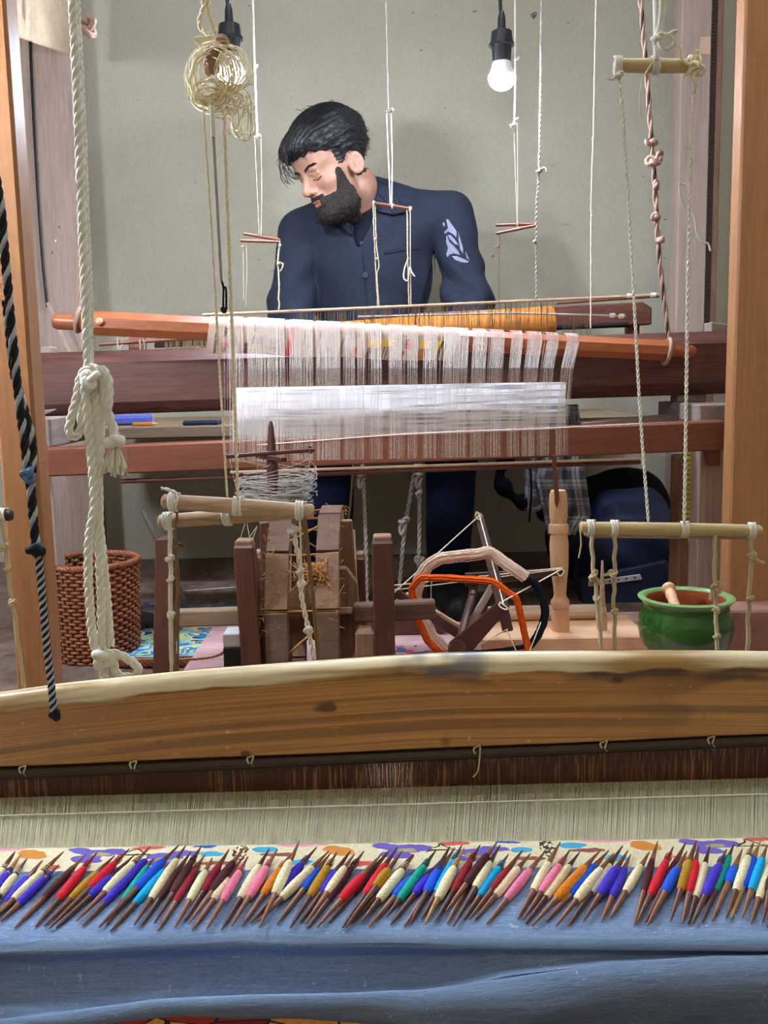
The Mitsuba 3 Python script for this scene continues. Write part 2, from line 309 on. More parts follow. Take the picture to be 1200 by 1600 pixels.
def beater_col(p, n, uv):
    x, d = p[0], uv.y           # d: distance under the top of the board, along which the grain lies
    w = fbm(x * 4, d * 20, 0, 3); ln = noise(x * 1.5, (d + 0.002 * w) * 210 + 31); fine = noise(x * 9, d * 850); big = fbm(x * 3.5, d * 12, 4, 2); edge = smoothstep(0.50, 0.74, ln)
    col = mix(c(158, 108, 56), c(200, 148, 84), dr.clip(0.5 + 0.7 * (fine - 0.5) + 0.6 * (big - 0.5), 0, 1)); col = mix(col, c(104, 66, 34), 0.55 * edge)
    kn = noise(x * 42 + 3, d * 60); col = mix(col, c(58, 34, 20), 0.8 * smoothstep(0.9, 0.97, kn))
    st = smoothstep(0.16, 0.26, x) * smoothstep(0.50, 0.66, fbm(x * 9 + 3, d * 30 + 7, 1, 3)); col = mix(col, c(70, 46, 32), 0.4 * st)      # dark grimy patch at the right
    scr = smoothstep(0.93, 0.985, noise(x * 120, d * 420 + 3)); col = mix(col, c(226, 186, 122), 0.6 * scr)
    rag = d + 0.010 * (fbm(x * 26, d * 60, 2, 3) - 0.5) + 0.008 * (noise(x * 7, 3) - 0.5)
    grime = (0.25 + 0.75 * smoothstep(-0.02, 0.12, x)) * smoothstep(0.0075, 0.0100, rag) * (1 - smoothstep(0.0125, 0.020, rag)) * smoothstep(0.42, 0.6, fbm(x * 11, d * 30 + 11, 5, 3))
    col = mix(col, c(60, 52, 46), 0.85 * grime)
    worn = 1 - smoothstep(0.0065, 0.0095, rag); pale = mix(c(168, 138, 88), c(232, 220, 184), smoothstep(0.3, 0.68, fbm(x * 9, d * 160 + p[1] * 90, 3, 3)))
    col = mix(col, pale, 0.93 * worn)
    ink = smoothstep(0.42, 0.60, fbm(x * 22 - 2.1, d * 60, 8, 3)) * (1 - smoothstep(0.025, 0.05, dr.abs(x - 0.045))); return mix(col, c(74, 84, 104), 0.75 * ink * (1 - smoothstep(0.008, 0.012, rag)))
mat('beater_wood', beater_col, 0.36, 0.5)
be = thing('beater', 'heavy long wooden beater board with a pale worn top edge across the front loom', 'beater')
obj('board', bm, 'beater_wood', be, True, uv=uvb)
la, lb = V(-420, 1227, 0.7575), V(1620, 1137, 0.7715)
obj('lath', bar(la, lb, 0.014, 0.0085, 0.003), 'dark_lath', be)
# reed: fine upright dents under the lath
mat('reed_cane', lambda p, n, uv: mix(c(70, 36, 22), c(150, 98, 60), smoothstep(0.45, 0.85, noise(p[0] * 900, p[2] * 55)) * noise(p[0] * 30, 2)), 0.4, 0.5)
ra, rb = V(-420, 1229, 0.7595), V(1620, 1139, 0.7735)
rq = Zp(-90, 1264, 0.180), Zp(1290, 1226, 0.180)
n = 828; dents = []
for i in range(n):
    t = (i + 0.5) / n; a = ra + (rb - ra) * t; b = np.array([a[0], a[1] - 0.003, 0.176])
    dents.append(trimesh.creation.box(bounds=[[a[0] - 0.00056, a[1] - 0.003, 0.174], [a[0] + 0.00056, a[1] + 0.003, a[2]]]))
obj('reed_dents', cat(dents), 'reed_cane', be, False, kind='stuff')
for i, px in enumerate((32, 205, 388, 742, 940, 1108)):
    Y = 0.757 + 0.008 * px / 1200; y = 1206 - 51 * px / 1200
    p = VS([(px, y - 8, Y + 0.002), (px - 2, y - 2, Y - 0.003), (px + 2, y + 6, Y - 0.002), (px + 4, y + 11, Y + 0.002)])
    q = VS([(px + 1, y - 6, Y - 0.001), (px + 8, y - 8, Y - 0.004), (px + 5, y + (28 if px == 742 else 3), Y - 0.003), (px - 3 if px == 742 else px + 9, y + (40 if px == 742 else 8), Y - 0.003)])
    obj('tie', cat(tube(spline(p), 0.0008, 5), tube(spline(q), 0.0007, 5)), 'twine', be)

# the warp threads and the woven pattern cloth
ZF = 0.185
fellp = lambda px: Zp(px, 1325 - 17 * px / 1200, ZF)
sh = thing('woven_shawl', 'cream patterned shawl cloth being woven with its fine warp threads under the beater', 'textile')
mat('warp_thread', c(186, 183, 155), 0.85, 0.2)
rg = np.random.default_rng(5)
def threads(m, z_reed, w, off, m_bsdf, name):
    out = []
    for i in range(m):
        px = -420 + 2040 * (i + off) / m; b = fellp(px); r0 = ra + (rb - ra) * ((i + off) / m)
        a = np.array([r0[0], r0[1] - 0.0, z_reed]); j = rg.normal(0, 0.00012)
        mid = (a * 0.55 + b * 0.45) + [j * 2, 0, -0.0006 + rg.normal(0, 0.0002)]
        p = np.array([a, mid, b + [j, -0.001, 0]]); ww = w * rg.uniform(0.75, 1.15)
        out.append(tube(p, ww / 2, 4))
    obj(name, cat(out), m_bsdf, sh, False, kind='stuff')
threads(887, ZF + 0.0045, 0.00088, 0.0, 'warp_thread', 'warp')
threads(828, ZF - 0.004, 0.0008, 0.4, 'warp_thread', 'lower_warp')
a, b = Zp(-420, 1286, ZF + 0.0045), Zp(1620, 1229, ZF + 0.0045)
obj('lease_cord', cordmesh([a, (a + b) / 2, b], 0.0006), 'cotton', sh)
def pattern(p, n, uv):
    x, y = p[0], uv.y                        # y: metres from the newest woven row
    P0, q = 0.2265, (p[0] + 0.2508 + 0.0) / 0.2265
    u = (q - dr.floor(q)) * P0; wx = 0.004 * (fbm(x * 160, y * 260, 1, 2) - 0.5); wy = 0.003 * (fbm(x * 160 + 7, y * 260, 3, 2) - 0.5)
    u, y = u + wx, y + wy
    col = mix(c(214, 206, 172), c(232, 226, 196), noise(x * 900, y * 500))
    def E(cx, cy, rx, ry, colr, col, k=0.0, hole=None):
        d = dr.square((u - cx - k * (y - cy)) / rx) + dr.square((y - cy) / ry)
        return mix(col, c(*colr), 1 - smoothstep(0.85, 1.05, d))
    purple, blue, cyan, pink, orange, brown, red = (112, 100, 186), (66, 96, 190), (80, 170, 208), (222, 160, 178), (208, 142, 74), (146, 92, 84), (208, 98, 92)
    for cx, cy, rx, ry in ((0.020, 0.006, 0.009, 0.005), (0.033, 0.010, 0.014, 0.006), (0.046, 0.008, 0.009, 0.005), (0.028, 0.019, 0.012, 0.006)): col = E(cx, cy, rx, ry, purple, col, 0.6)
    col = E(0.036, 0.012, 0.008, 0.003, (168, 160, 120), col)
    for cx, cy, rx, ry in ((0.086, 0.017, 0.014, 0.006), (0.100, 0.012, 0.011, 0.004), (0.082, 0.026, 0.010, 0.005)): col = E(cx, cy, rx, ry, purple, col, 0.5)
    col = E(0.084, 0.022, 0.006, 0.004, (170, 148, 84), col)
    col = E(0.071, 0.003, 0.012, 0.003, red, col); col = E(0.112, 0.002, 0.010, 0.002, blue, col)
    col = E(0.120, 0.014, 0.009, 0.004, cyan, col); col = E(0.158, 0.008, 0.010, 0.005, cyan, col); col = E(0.186, 0.028, 0.008, 0.005, cyan, col)
    col = E(0.124, 0.027, 0.013, 0.003, brown, col); col = E(0.168, 0.016, 0.014, 0.003, brown, col)
    col = E(0.185, 0.002, 0.020, 0.003, pink, col); col = E(0.212, 0.011, 0.011, 0.008, orange, col, 0.5); col = E(0.004, 0.030, 0.010, 0.004, red, col)
    bug = dr.square((u - 0.140) / 0.006) + dr.square((y - 0.012) / 0.016); col = mix(col, c(70, 56, 48), (1 - smoothstep(0.7, 1.0, bug)) * smoothstep(0.45, 0.6, noise(x * 700, y * 500)))
    l1 = dr.minimum(dr.abs((y - 0.004) - 0.9 * dr.abs(u - 0.062)), dr.maximum(dr.abs(y - 0.013), dr.abs(u - 0.062) - 0.010)); inr = 1 - smoothstep(0.014, 0.016, y)
    return mix(col, c(64, 52, 46), inr * (1 - smoothstep(0.0006, 0.0012, l1)) * (1 - smoothstep(0.011, 0.013, dr.abs(u - 0.062))))
mat('shawl_pattern', pattern, 0.9, 0.1, lambda p, n, uv: noise(p[0] * 1400, p[1] * 900), 0.0003, 3e-4)
xs = np.linspace(-420, 1620, 130); e1 = np.array([fellp(x) for x in xs]); gv, guv = [], []
for t in np.linspace(0, 1, 12):
    gv.append(e1 + [0, -0.095 * t, 0]); guv.append(np.stack([e1[:, 0], np.full(len(e1), 0.095 * t)], 1))
obj('cloth', grid(np.array(gv)), 'shawl_pattern', sh, True, uv=np.vstack(guv))
# cloth beam that carries the woven cloth, hidden under the cover
single('cloth_beam', bar((-0.80, 0.612, 0.166), (0.80, 0.612, 0.166), 0.026, 0.034, 0.008), 'dark_beam', 'squared wooden cloth beam under the blue cover cloth of the front loom', 'beam')

# slate-blue cover cloth over the cloth beam, folded under and bulging below
ZC1 = 0.1875
def blue_col(p, n, uv):
    w = noise(p[0] * 420, uv.y * 2600); s = noise(p[0] * 60, uv.y * 1500); l = smoothstep(0.86, 0.95, noise(p[0] * 520, uv.y * 520 + 5)) * smoothstep(0.5, 0.6, noise(p[0] * 50, uv.y * 40))
    col = mix(c(86, 106, 140), c(132, 154, 188), 0.45 * w + 0.35 * s + 0.3 * fbm(p[0] * 20, uv.y * 30, 0, 2)); return mix(col, c(190, 204, 222), 0.5 * l)
mat('blue_cloth', blue_col, 0.92, 0.12, lambda p, n, uv: noise(p[0] * 900, uv.y * 1800) + 0.4 * noise(p[0] * 200, uv.y * 300), 0.0006, 4e-4)
nx, xs = 220, np.linspace(-420, 1620, 220); pr = []
KX = [-100, 60, 180, 300, 420, 520, 640, 760, 900, 1050, 1300]
for px in xs:
    top = Zp(px, 1362 - 9 * px / 1200, ZC1); ef = Zp(px, np.interp(px, [-100, 150, 400, 800, 1300], [1482, 1476, 1466, 1472, 1478]), ZC1)
    bz = np.interp(px, KX, [.152, .154, .163, .172, .176, .174, .169, .172, .178, .180, .180]); by = np.interp(px, KX, [.530, .526, .520, .516, .513, .515, .521, .526, .531, .532, .532])
    vd = np.interp(px, KX, [.034, .034, .034, .034, .034, .034, .030, .018, .008, .006, .008]); hem = np.interp(px, [-100, 60, 200, 330, 480, 600, 680, 1300], [.136, .146, .154, .162, .158, .147, .128, .118])
    rr_ = np.interp(px, [560, 800], [1, 2.6]); x, ye = top[0], ef[1] + 0.004; vz = min(ZC1 - vd, bz - .0025); m_ = (ye + by) / 2
    c_ = [(top[1], ZC1), (top[1] * .67 + ye * .33, ZC1), (top[1] * .33 + ye * .67, ZC1), (ye + 0.006, ZC1), (ye - 0.001, ZC1 - 0.002), (ye - 0.003, ZC1 - 0.006), (ye + .002, (ZC1 + vz) / 2), (m_ + .006, vz), (m_ - .004, vz + .002),
          (by + .006, bz - .004 / rr_), (by + .001, bz - .0003), (by - .003 * rr_, bz - .002 * rr_), (by - .0045 * rr_, bz - .006 * rr_), (by - .002, hem * .6 + (bz - .008) * .4), (by + .008, hem)]
    s = spline([(x, a, b) for a, b in c_], 5); pr.append(s)
pr = np.array(pr); pr[..., 2] += 0.0022 * (meshkit.fbm(np.stack([pr[..., 0] * 6, pr[..., 1] * 20, pr[..., 2] * 20], -1), 3) - 0.5) * (np.arange(pr.shape[1]) > 16) + 0.0006 * (meshkit.noise(np.stack([pr[..., 0] * 22, pr[..., 1] * 60, pr[..., 2] * 0], -1)) - .5)
pr[..., 1] += 0.006 * (meshkit.fbm(np.stack([pr[..., 0] * 8, pr[..., 1] * 0 + 3, pr[..., 2] * 30], -1), 3) - 0.5) * (np.arange(pr.shape[1]) > 22)
L = pr.shape[1]; sv = np.broadcast_to(np.linspace(0, 0.2, L), pr.shape[:2])
single('cover_cloth', grid(pr, True), 'blue_cloth', 'slate blue cotton cloth folded over the front of the loom beneath the spools', 'cloth', True, uv=np.stack([pr[..., 0], sv], -1).reshape(-1, 2))
def kilim(p, n, uv):
    a, b, r = voronoi(p[0] * 26 + 3, p[1] * 40); col = mix(c(176, 112, 50), c(196, 132, 62), noise(p[0] * 400, p[1] * 200))
    col = mix(col, c(140, 44, 30), smoothstep(0.66, 0.70, r)); return mix(col, c(40, 28, 34), 1 - smoothstep(0.03, 0.06, b - a) * (1 - smoothstep(0.9, 0.92, r)))
mat('kilim', kilim, 0.95, 0.1)
single('kilim_rug', box((-0.42, 0.30, 0.0), (0.03, 0.95, 0.012), 0.004), 'kilim', 'orange and dark red patterned rug under the hem of the blue cloth', 'rug')

# ------------------------------------------------------------------ weaving spools
YC = {'P': ('purple', (62, 48, 190)), 'C': ('cream', (226, 218, 178)), 'D': ('dark maroon-brown', (70, 34, 38)), 'R': ('bright red', (206, 30, 50)), 'O': ('ochre', (168, 124, 26)), 'B': ('royal blue', (30, 84, 214)),
      'T': ('teal green', (14, 158, 136)), 'S': ('sky blue', (10, 160, 222)), 'M': ('crimson', (140, 32, 48)), 'K': ('pink', (232, 124, 160)), 'N': ('orange', (208, 120, 26))}
def yarn_mat(col):
    a, b = c(*[x * 0.86 for x in col]), c(*[min(255, x * 1.1 + 6) for x in col]); return lambda p, n, uv: mix(a, b, noise(p[0] * 1500, p[1] * 1500, p[2] * 1500))
for k_, (nm, col) in YC.items(): mat('yarn_' + k_, yarn_mat(col), 0.85, 0.2, sheen=0.4)
for i, (a, b) in enumerate((((82, 48, 34), (116, 74, 54)), ((104, 66, 46), (146, 100, 74)), ((66, 40, 34), (96, 62, 52)), ((150, 108, 60), (186, 142, 88)))): 
    mat(f'spool_wood_{i}', (lambda A, B: lambda p, n, uv: mix(A, B, fbm(p[0] * 300, p[1] * 120, p[2] * 300, 2)))(c(*a), c(*b)), 0.35, 0.5)
# frame offset, then tip, foot, yarn, wound from-to (fractions along), raised layer; in 1/7.5 px
SP = [(0, 175, 160, -130, 590, 'C', .5, .9, 0), (0, 245, 190, -130, 720, 'P', .46, .8, 0), (0, 315, 240, -150, 880, 'C', .33, .70, 1), (0, 500, 255, -80, 950, 'P', .33, .76, 0), (0, 745, 155, -35, 900, 'C', .36, .78, 1),
 (0, 690, 310, 10, 970, 'P', .27, .72, 0), (0, 1005, 190, 170, 1050, 'D', .22, .66, 0), (0, 1135, 170, 415, 1035, 'R', .24, .67, 0), (0, 1345, 200, 515, 1030, 'O', .28, .66, 0), (0, 1515, 125, 570, 1060, 'R', .21, .53, 1),
 (0, 1565, 205, 655, 1050, 'P', .32, .60, 0), (0, 1760, 100, 890, 970, 'C', .26, .65, 1), (0, 1735, 225, 965, 1030, 'P', .05, .70, 0), (150, 675, 235, 125, 1010, 'T', .16, .68, 0), (150, 975, 75, 30, 1045, 'B', .22, .57, 1),
 (150, 930, 225, 170, 1090, 'S', .2, .66, 0), (150, 1050, 85, 445, 1015, 'C', .21, .71, 1), (150, 1110, 160, 520, 1035, 'D', .25, .68, 0), (150, 1235, 90, 685, 990, 'D', .27, .66, 1), (150, 1275, 190, 720, 1085, 'M', .25, .66, 0),
 (150, 1365, 230, 925, 1040, 'C', .22, .65, 1), (300, 435, 130, -85, 960, 'M', .26, .64, 0), (300, 625, 90, -40, 1000, 'D', .24, .63, 1), (300, 605, 210, 0, 1075, 'C', .34, .62, 0), (300, 655, 215, 170, 1065, 'K', .24, .65, 1),
 (300, 905, 125, 345, 1070, 'C', .24, .65, 0), (300, 1000, 130, 460, 1030, 'K', .27, .66, 1), (300, 1150, 190, 580, 1030, 'N', .23, .60, 0), (300, 1260, 30, 785, 1050, 'C', .27, .65, 2), (450, 335, 105, -435, 990, 'P', .26, .64, 0),
 (450, 480, 150, -355, 975, 'C', .26, .70, 1), (450, 500, 170, -130, 1000, 'B', .26, .55, 0), (450, 570, 170, 25, 1050, 'O', .22, .62, 1), (450, 730, 150, 150, 975, 'P', .33, .64, 0), (450, 780, 180, 205, 1000, 'C', .23, .60, 1),
 (450, 890, 150, 220, 1060, 'D', .25, .67, 0), (450, 1090, 190, 335, 1045, 'R', .32, .66, 1), (450, 1190, 140, 480, 980, 'D', .28, .64, 0), (450, 1280, 110, 635, 1050, 'R', .24, .63, 1), (450, 1340, 150, 670, 1050, 'O', .27, .50, 2),
 (450, 1470, 185, 735, 1000, 'P', .40, .64, 0), (450, 1475, 200, 865, 975, 'C', .25, .70, 1), (600, 510, 240, -175, 1035, 'B', .33, .60, 0), (600, 605, 145, 30, 920, 'T', .27, .77, 1), (600, 680, 240, 80, 1010, 'P', .30, .58, 0),
 (600, 770, 95, 310, 1000, 'B', .36, .63, 1), (600, 830, 110, 235, 1035, 'B', .3, .55, 0), (600, 915, 75, 440, 950, 'S', .25, .67, 1), (600, 940, 110, 480, 1000, 'C', .29, .70, 2), (600, 1125, 80, 610, 960, 'M', .25, .65, 1),
 (600, 1330, 40, 730, 850, 'D', .22, .65, 2), (600, 1165, 190, 740, 995, 'D', .2, .66, 0), (600, 1360, 80, 810, 1030, 'C', .25, .57, 1), (750, 330, 190, -190, 945, 'S', .24, .68, 0), (750, 495, 145, -125, 950, 'M', .30, .61, 1),
 (750, 590, 180, -55, 945, 'C', .25, .67, 0), (750, 765, 150, 80, 1000, 'K', .29, .70, 0), (750, 940, 45, 440, 945, 'C', .31, .67, 0), (750, 1055, 135, 500, 965, 'K', .25, .64, 1), (750, 1165, 165, 535, 1000, 'C', .22, .66, 0),
 (750, 1410, 140, 610, 1025, 'N', .25, .68, 1), (750, 1510, 140, 775, 970, 'B', .25, .66, 0), (900, 445, 175, -235, 1025, 'C', .25, .68, 1), (900, 545, 90, -90, 1025, 'C', .27, .62, 0), (900, 605, 150, 85, 970, 'P', .27, .66, 1),
 (900, 640, 190, 295, 970, 'P', .23, .67, 0), (900, 860, 160, 400, 930, 'C', .24, .64, 0), (900, 955, 40, 680, 1015, 'D', .26, .64, 0), (900, 1140, 100, 720, 975, 'R', .22, .68, 1), (900, 1285, 50, 820, 970, 'D', .27, .65, 0),
 (900, 1300, 150, 835, 1020, 'B', .27, .59, 1), (1040, 360, 25, 55, 970, 'O', .29, .65, 2), (1040, 390, 95, 195, 990, 'R', .22, .64, 1), (1040, 520, 95, 265, 995, 'C', .26, .70, 0), (1040, 715, 130, 310, 1000, 'P', .24, .66, 1),
 (1040, 800, 70, 430, 975, 'T', .18, .64, 0), (1040, 900, 125, 545, 965, 'B', .29, .51, 0), (1040, 1030, 45, 705, 945, 'C', .22, .67, 1), (1040, 1115, 15, 765, 945, 'B', .26, .64, 0), (1040, 1190, 75, 895, 930, 'S', .22, .66, 1),
 (1040, 1275, 150, 1000, 990, 'C', .24, .70, 0), (1040, 1330, 100, 1135, 990, 'D', .45, .62, 1), (1040, 1420, 130, 1190, 1040, 'D', .3, .65, 0)]
ORD = ['first', 'second', 'third', 'fourth', 'fifth', 'sixth', 'seventh', 'eighth', 'ninth', 'tenth', 'eleventh', 'twelfth', 'thirteenth', 'fourteenth', 'fifteenth', 'sixteenth', 'seventeenth', 'eighteenth', 'nineteenth', 'twentieth']
ORD += ['twenty-' + o for o in ORD[:9]]
order = sorted(range(len(SP)), key=lambda i: SP[i][0] + (SP[i][1] + SP[i][3]) / 15.0); seen = {}
rg = np.random.default_rng(11)
def cone(a, b, ts, rs, n=10): return lathe(list(zip(ts, rs)), a, b, n)
for pos, i in enumerate(order):
    x0, tx, ty, bx, by, yc, w0, w1, lay = SP[i]; zz = ZC1 + 0.0031 + 0.0032 * lay
    a = Zp(x0 + tx / 7.5, 1310 + ty / 7.5, zz + 0.0010); b = Zp(x0 + bx / 7.5, 1310 + by / 7.5, zz - 0.0015 - 0.0022 * lay)
    nm, seen[yc] = YC[yc][0], seen.get(yc, 0) + 1
    nb = [YC[SP[order[q]][5]][0] for q in (pos - 1, pos + 1) if 0 <= q < len(order)]
    lab = f'{ORD[seen[yc] - 1]} {nm} yarn spool from the left, ' + (f'between {nb[0]} and {nb[1]} spools' if len(nb) == 2 else f'beside a {nb[0]} spool')
    key = thing('weaving_spool', lab, 'spool', 'weaving spools laid along the blue cloth')
    rs = 0.0021 * rg.uniform(0.9, 1.1); ts = [0, .06, .16, w0, (w0 + w1) / 2, w1, .84, .93, .99, 1]
    rr = [.0004, .0008, .0014, rs, rs, rs, .0015, .0010, .0006, .0003]
    obj('stick', cone(a, b, ts, rr, 9), f'spool_wood_{rg.choice([0, 1, 2, 0, 1]) if i not in (1, 48, 78) else 3}', key, 40)
    thin = 0.8 if yc == 'D' and lay == 0 else 1.0; RW = (0.0034 if yc not in 'TSM' else 0.0030) * thin * rg.uniform(0.92, 1.08); m = 26; t = np.linspace(0, 1, m)
    bul = 0.75 + 0.25 * np.sin(np.pi * t) ** 0.7; bul[0] = bul[-1] = rs / RW * 1.05; bul[1] *= 0.93; bul[-2] *= 0.93
    jag = 1 + (np.arange(m) % 2 - .5) * 0.05 + rg.normal(0, 0.018, m)
    obj('wound_yarn', lathe(list(zip(w0 + (w1 - w0) * t, RW * bul * jag)), a, b, 12), 'yarn_' + yc, key, 60)
    if rg.random() < 0.3:
        q0 = a + (b - a) * (w0 - 0.03); q1 = a + (b - a) * (w0 - 0.10); ax = (b - a) / np.linalg.norm(b - a); u = np.cross(ax, [0, 0, 1]); w = np.cross(u, ax); th = np.linspace(0, 5 * np.pi, 30)
        obj('thread_end', tube(q0 + (q1 - q0) * (th / th[-1])[:, None] + 0.0022 * (np.cos(th)[:, None] * u + np.sin(th)[:, None] * w), 0.0003, 4), 'yarn_' + yc, key)

# ------------------------------------------------------------------ the back: timbers at the wall
wl = VS([(50, 560, 2.64), (126, 560, 2.64)])
vpost('timber_post', 50, 128, 400, 2.62, 0.06, 'pale_wood_v', 'greyish wooden plank post at the back left beside the thick white rope', 'post')
for x, y in ((88, 377), (94, 355), (83, 395)): obj('screw', lathe([(0, .0001), (.1, .004), (.7, .0045), (1, .0045)], V(x, y, 2.616), V(x, y, 2.621), 10), 'grey_metal' if x == 88 else 'black_plastic', 'timber_post')
mat('grey_metal', c(150, 152, 158), 0.3, 0.5, metallic=1.0)
single('dark_cable', cordmesh(VS([(44, -120, 2.60), (47, 60, 2.60), (56, 250, 2.60), (66, 400, 2.60), (74, 480, 2.60)]), 0.004), 'black_plastic', 'black cable running down the edge of the greyish plank at left', 'cable')
single('tie_beam', slab([(-60, -40, 1.32), (108, -30, 2.5), (106, 74, 2.5), (-60, 5, 1.32)], 0.07, 0.003), 'pale_wood_y', 'pale timber tie beam running back from the top left corner', 'beam')
single('leaning_lath', slab([(72, 474, 2.5), (76, 472, 2.5), (157, 653, 2.44), (151, 653, 2.44)], 0.012, 0.001), 'pale_wood_v', 'thin grey lath leaning at the back left behind the roller beam end', 'lath')
k = vpost('timber_post', 1059, 1101, 400, 2.62, 0.06, 'pale_wood_v', 'mauve-grey wooden plank post at the back right with a toothed dark strip', 'post')
kx = V(1101, 400, 2.62)[0]; k2 = V(1111, 400, 2.62)[0]; k3 = V(1121, 400, 2.62)[0]
teeth = [box((kx + 0.001, 2.617, z), (k2 - 0.004, 2.623, z + 0.0045)) for z in np.arange(0.62, 1.75, 0.0085)]
obj('toothed_strip', cat(box((kx, 2.620, 0.6), (k2, 2.626, CZ)), teeth), 'dark_lath', k, False)
mat('rust_board', lambda p, n, uv: mix(c(104, 74, 58), c(150, 118, 98), fbm(p[0] * 60, p[2] * 22, p[1] * 60, 4)), 0.9, 0.1)
obj('edge_board', box((k2, 2.622, 0.3), (k3, 2.68, CZ), 0.002), 'rust_board', k)
obj('paper_tag', slab([(1095, 58, 2.6145), (1110, 57, 2.6145), (1110, 85, 2.6145), (1093, 84, 2.6145), ], 0.001, 0.0004), 'paper_tag', k)
mat('paper_tag', c(210, 178, 152), 0.8, 0.2)
vpost('timber_post', 1062, 1132, 850, 1.98, 0.06, 'brown_v', 'rough brown plank upright behind the green pot, under the loom rail', 'post', z1=V(1100, 712, 1.98)[2])

# ------------------------------------------------------------------ back loom frame
bl = thing('back_loom', 'dark red-brown wooden loom frame in front of the weaver', 'loom')
YB, YU = 1.74, 1.93
obj('breast_beam', slab([(54, 704, YB), (1130, 660, YB), (1130, 701, YB), (54, 743, YB)], 0.05, 0.003), 'red_beam', bl)
obj('upper_beam', slab([(46, 571, YU), (1136, 536, YU), (1136, 596, YU), (46, 633, YU)], 0.08, 0.024), 'dark_beam', bl)
def rail(x0, x1, ytop, ybot, xb0, xb1, yb, name='side_rail'):
    a = VS([(x0, ytop, YB + 0.055), (x1, ytop, YB + 0.055), (x1, ybot, YB + 0.055), (x0, ybot, YB + 0.055)]); return a
a = rail(20, 76, 655, 700, 0, 0, 0); zt, zb = a[0, 2], a[2, 2]
obj('side_rail', box((a[0, 0], YB + 0.052, zb), (a[1, 0], 2.06, zt), 0.003), 'grey_wood_y', bl)
a2 = VS([(1092, 622, YB + 0.055), (1150, 660, YB + 0.055)])
obj('side_rail', box((a2[0, 0], YB + 0.052, a2[1, 2]), (a2[1, 0], 2.06, a2[0, 2] - 0.012), 0.003), 'grey_wood_y', bl)
for x0, x1 in ((a[0, 0] + .01, a[1, 0] - .005), (a2[0, 0] + .005, a2[1, 0] - .01)):
    for y0, y1 in ((YB + 0.06, YB + 0.11),): obj('leg', box((x0, y0, 0), (x1, y1, min(zb, a2[1, 2]) - 0.0005), 0.003), 'pale_wood_v', bl)
    u = VS([(60, 560, YU), (60, 633, YU)]); obj('beam_block', box((x0, YU + 0.005, max(zt, a2[0, 2] - 0.012)), (x1, YU + 0.06, V((x0 / YU * F + 600), 633 - (0 if x0 < 0 else 37), YU)[2] - 0.0), 0.002), 'grey_wood_y', bl)
obj('bracket', slab([(1108, 702, YB + 0.012), (1125, 701, YB + 0.012), (1124, 726, YB + 0.012), (1112, 727, YB + 0.012)], 0.03, 0.002), 'red_beam', bl)
obj('end_block', slab([(1112, 505, YU + 0.01), (1135, 508, YU + 0.01), (1135, 538, YU + 0.01), (1112, 538, YU + 0.01)], 0.04, 0.002), 'grey_wood_y', bl)
obj('end_block', slab([(51, 546, YU + 0.01), (77, 543, YU + 0.01), (77, 572, YU + 0.01), (51, 572, YU + 0.01)], 0.04, 0.002), 'grey_wood_y', bl)
obj('lower_lath', cat(bar(V(190, 752, YB + 0.02), V(998, 722, YB + 0.02), 0.012, 0.008, 0.003)), 'dark_beam', bl)
obj('pale_rod', tube(VS([(360, 738, YB - .004), (998, 717, YB - .004)]), 0.0028, 8), 'stick_wood', bl)
obj('lath_hanger', cat(tube(VS([(197, 700, YB - .003), (199, 744, YB - .003), (196, 742, YB - 0.003), (194, 700, YB - 0.003)]), .0012, 5), tube(VS([(194, 744, YB), (197, 742, YB + .055)]), .0012, 5)), 'brown_twine', bl)
# bench the weaver sits on, reaching from rail to rail
zb_ = V(640, 659, 2.26)[2]
bx0, bx1 = a[1, 0] + 0.002, a2[0, 0] - 0.002
be2 = thing('bench', 'long plain wooden bench board against the back wall on which the weaver sits', 'bench')
obj('board', box((bx0 - .12, 2.27, zb_ - 0.028), (bx1 + .05, 2.85, zb_), 0.003), 'bench_wood', be2)
# lath lying on the bench side of the loom at right
single('loose_lath', bar(V(905, 664, 1.92), V(1052, 652, 1.96), 0.05, 0.012, 0.002, up=(0, 0, 1)), 'grey_wood_y', 'short grey lath propped behind the breast beam at the right', 'lath')

# roller beam hung by ropes; octagonal, wrapped with printed paper
RA, RB = V(146, 505, 1.80), V(1046, 548, 1.87)
ro = thing('warp_roller', 'long eight-sided wooden roller beam hung by ropes above the loom and wrapped in printed paper', 'roller')
def octa(a, b, r0, r1):
    a, b = np.asarray(a), np.asarray(b); t = (b - a) / np.linalg.norm(b - a); n1 = np.cross(t, [0, 0, 1]); n1 /= np.linalg.norm(n1); n2 = np.cross(n1, t); pts = []
    for p, r in ((a, r0), (b, r1)):
        for k_ in range(8): ph = (k_ + .5) * math.pi / 4; pts.append(p + r * (math.cos(ph) * n1 + math.sin(ph) * n2))
    return hull(pts, 0.001)
obj('octagonal_beam', octa(RA, RB, 0.0225, 0.0195), 'roller_wood', ro)
ax = (RB - RA) / np.linalg.norm(RB - RA)
obj('end_peg', lathe([(0, .012), (.1, .0145), (.7, .0145), (.75, .019), (1, .019)], RA - ax * 0.072, RA, 16), 'roller_wood', ro)
obj('end_peg', lathe([(0, .013), (.85, .0125), (1, .009)], RB, RB + ax * 0.05, 16), 'roller_wood', ro)
p = V(155, 502, 1.775); obj('peg', lathe([(0, .003), (.15, .0062), (1, .0062)], p + [0, -0.006, 0], p + [0, .01, 0], 14), 'pine', ro)
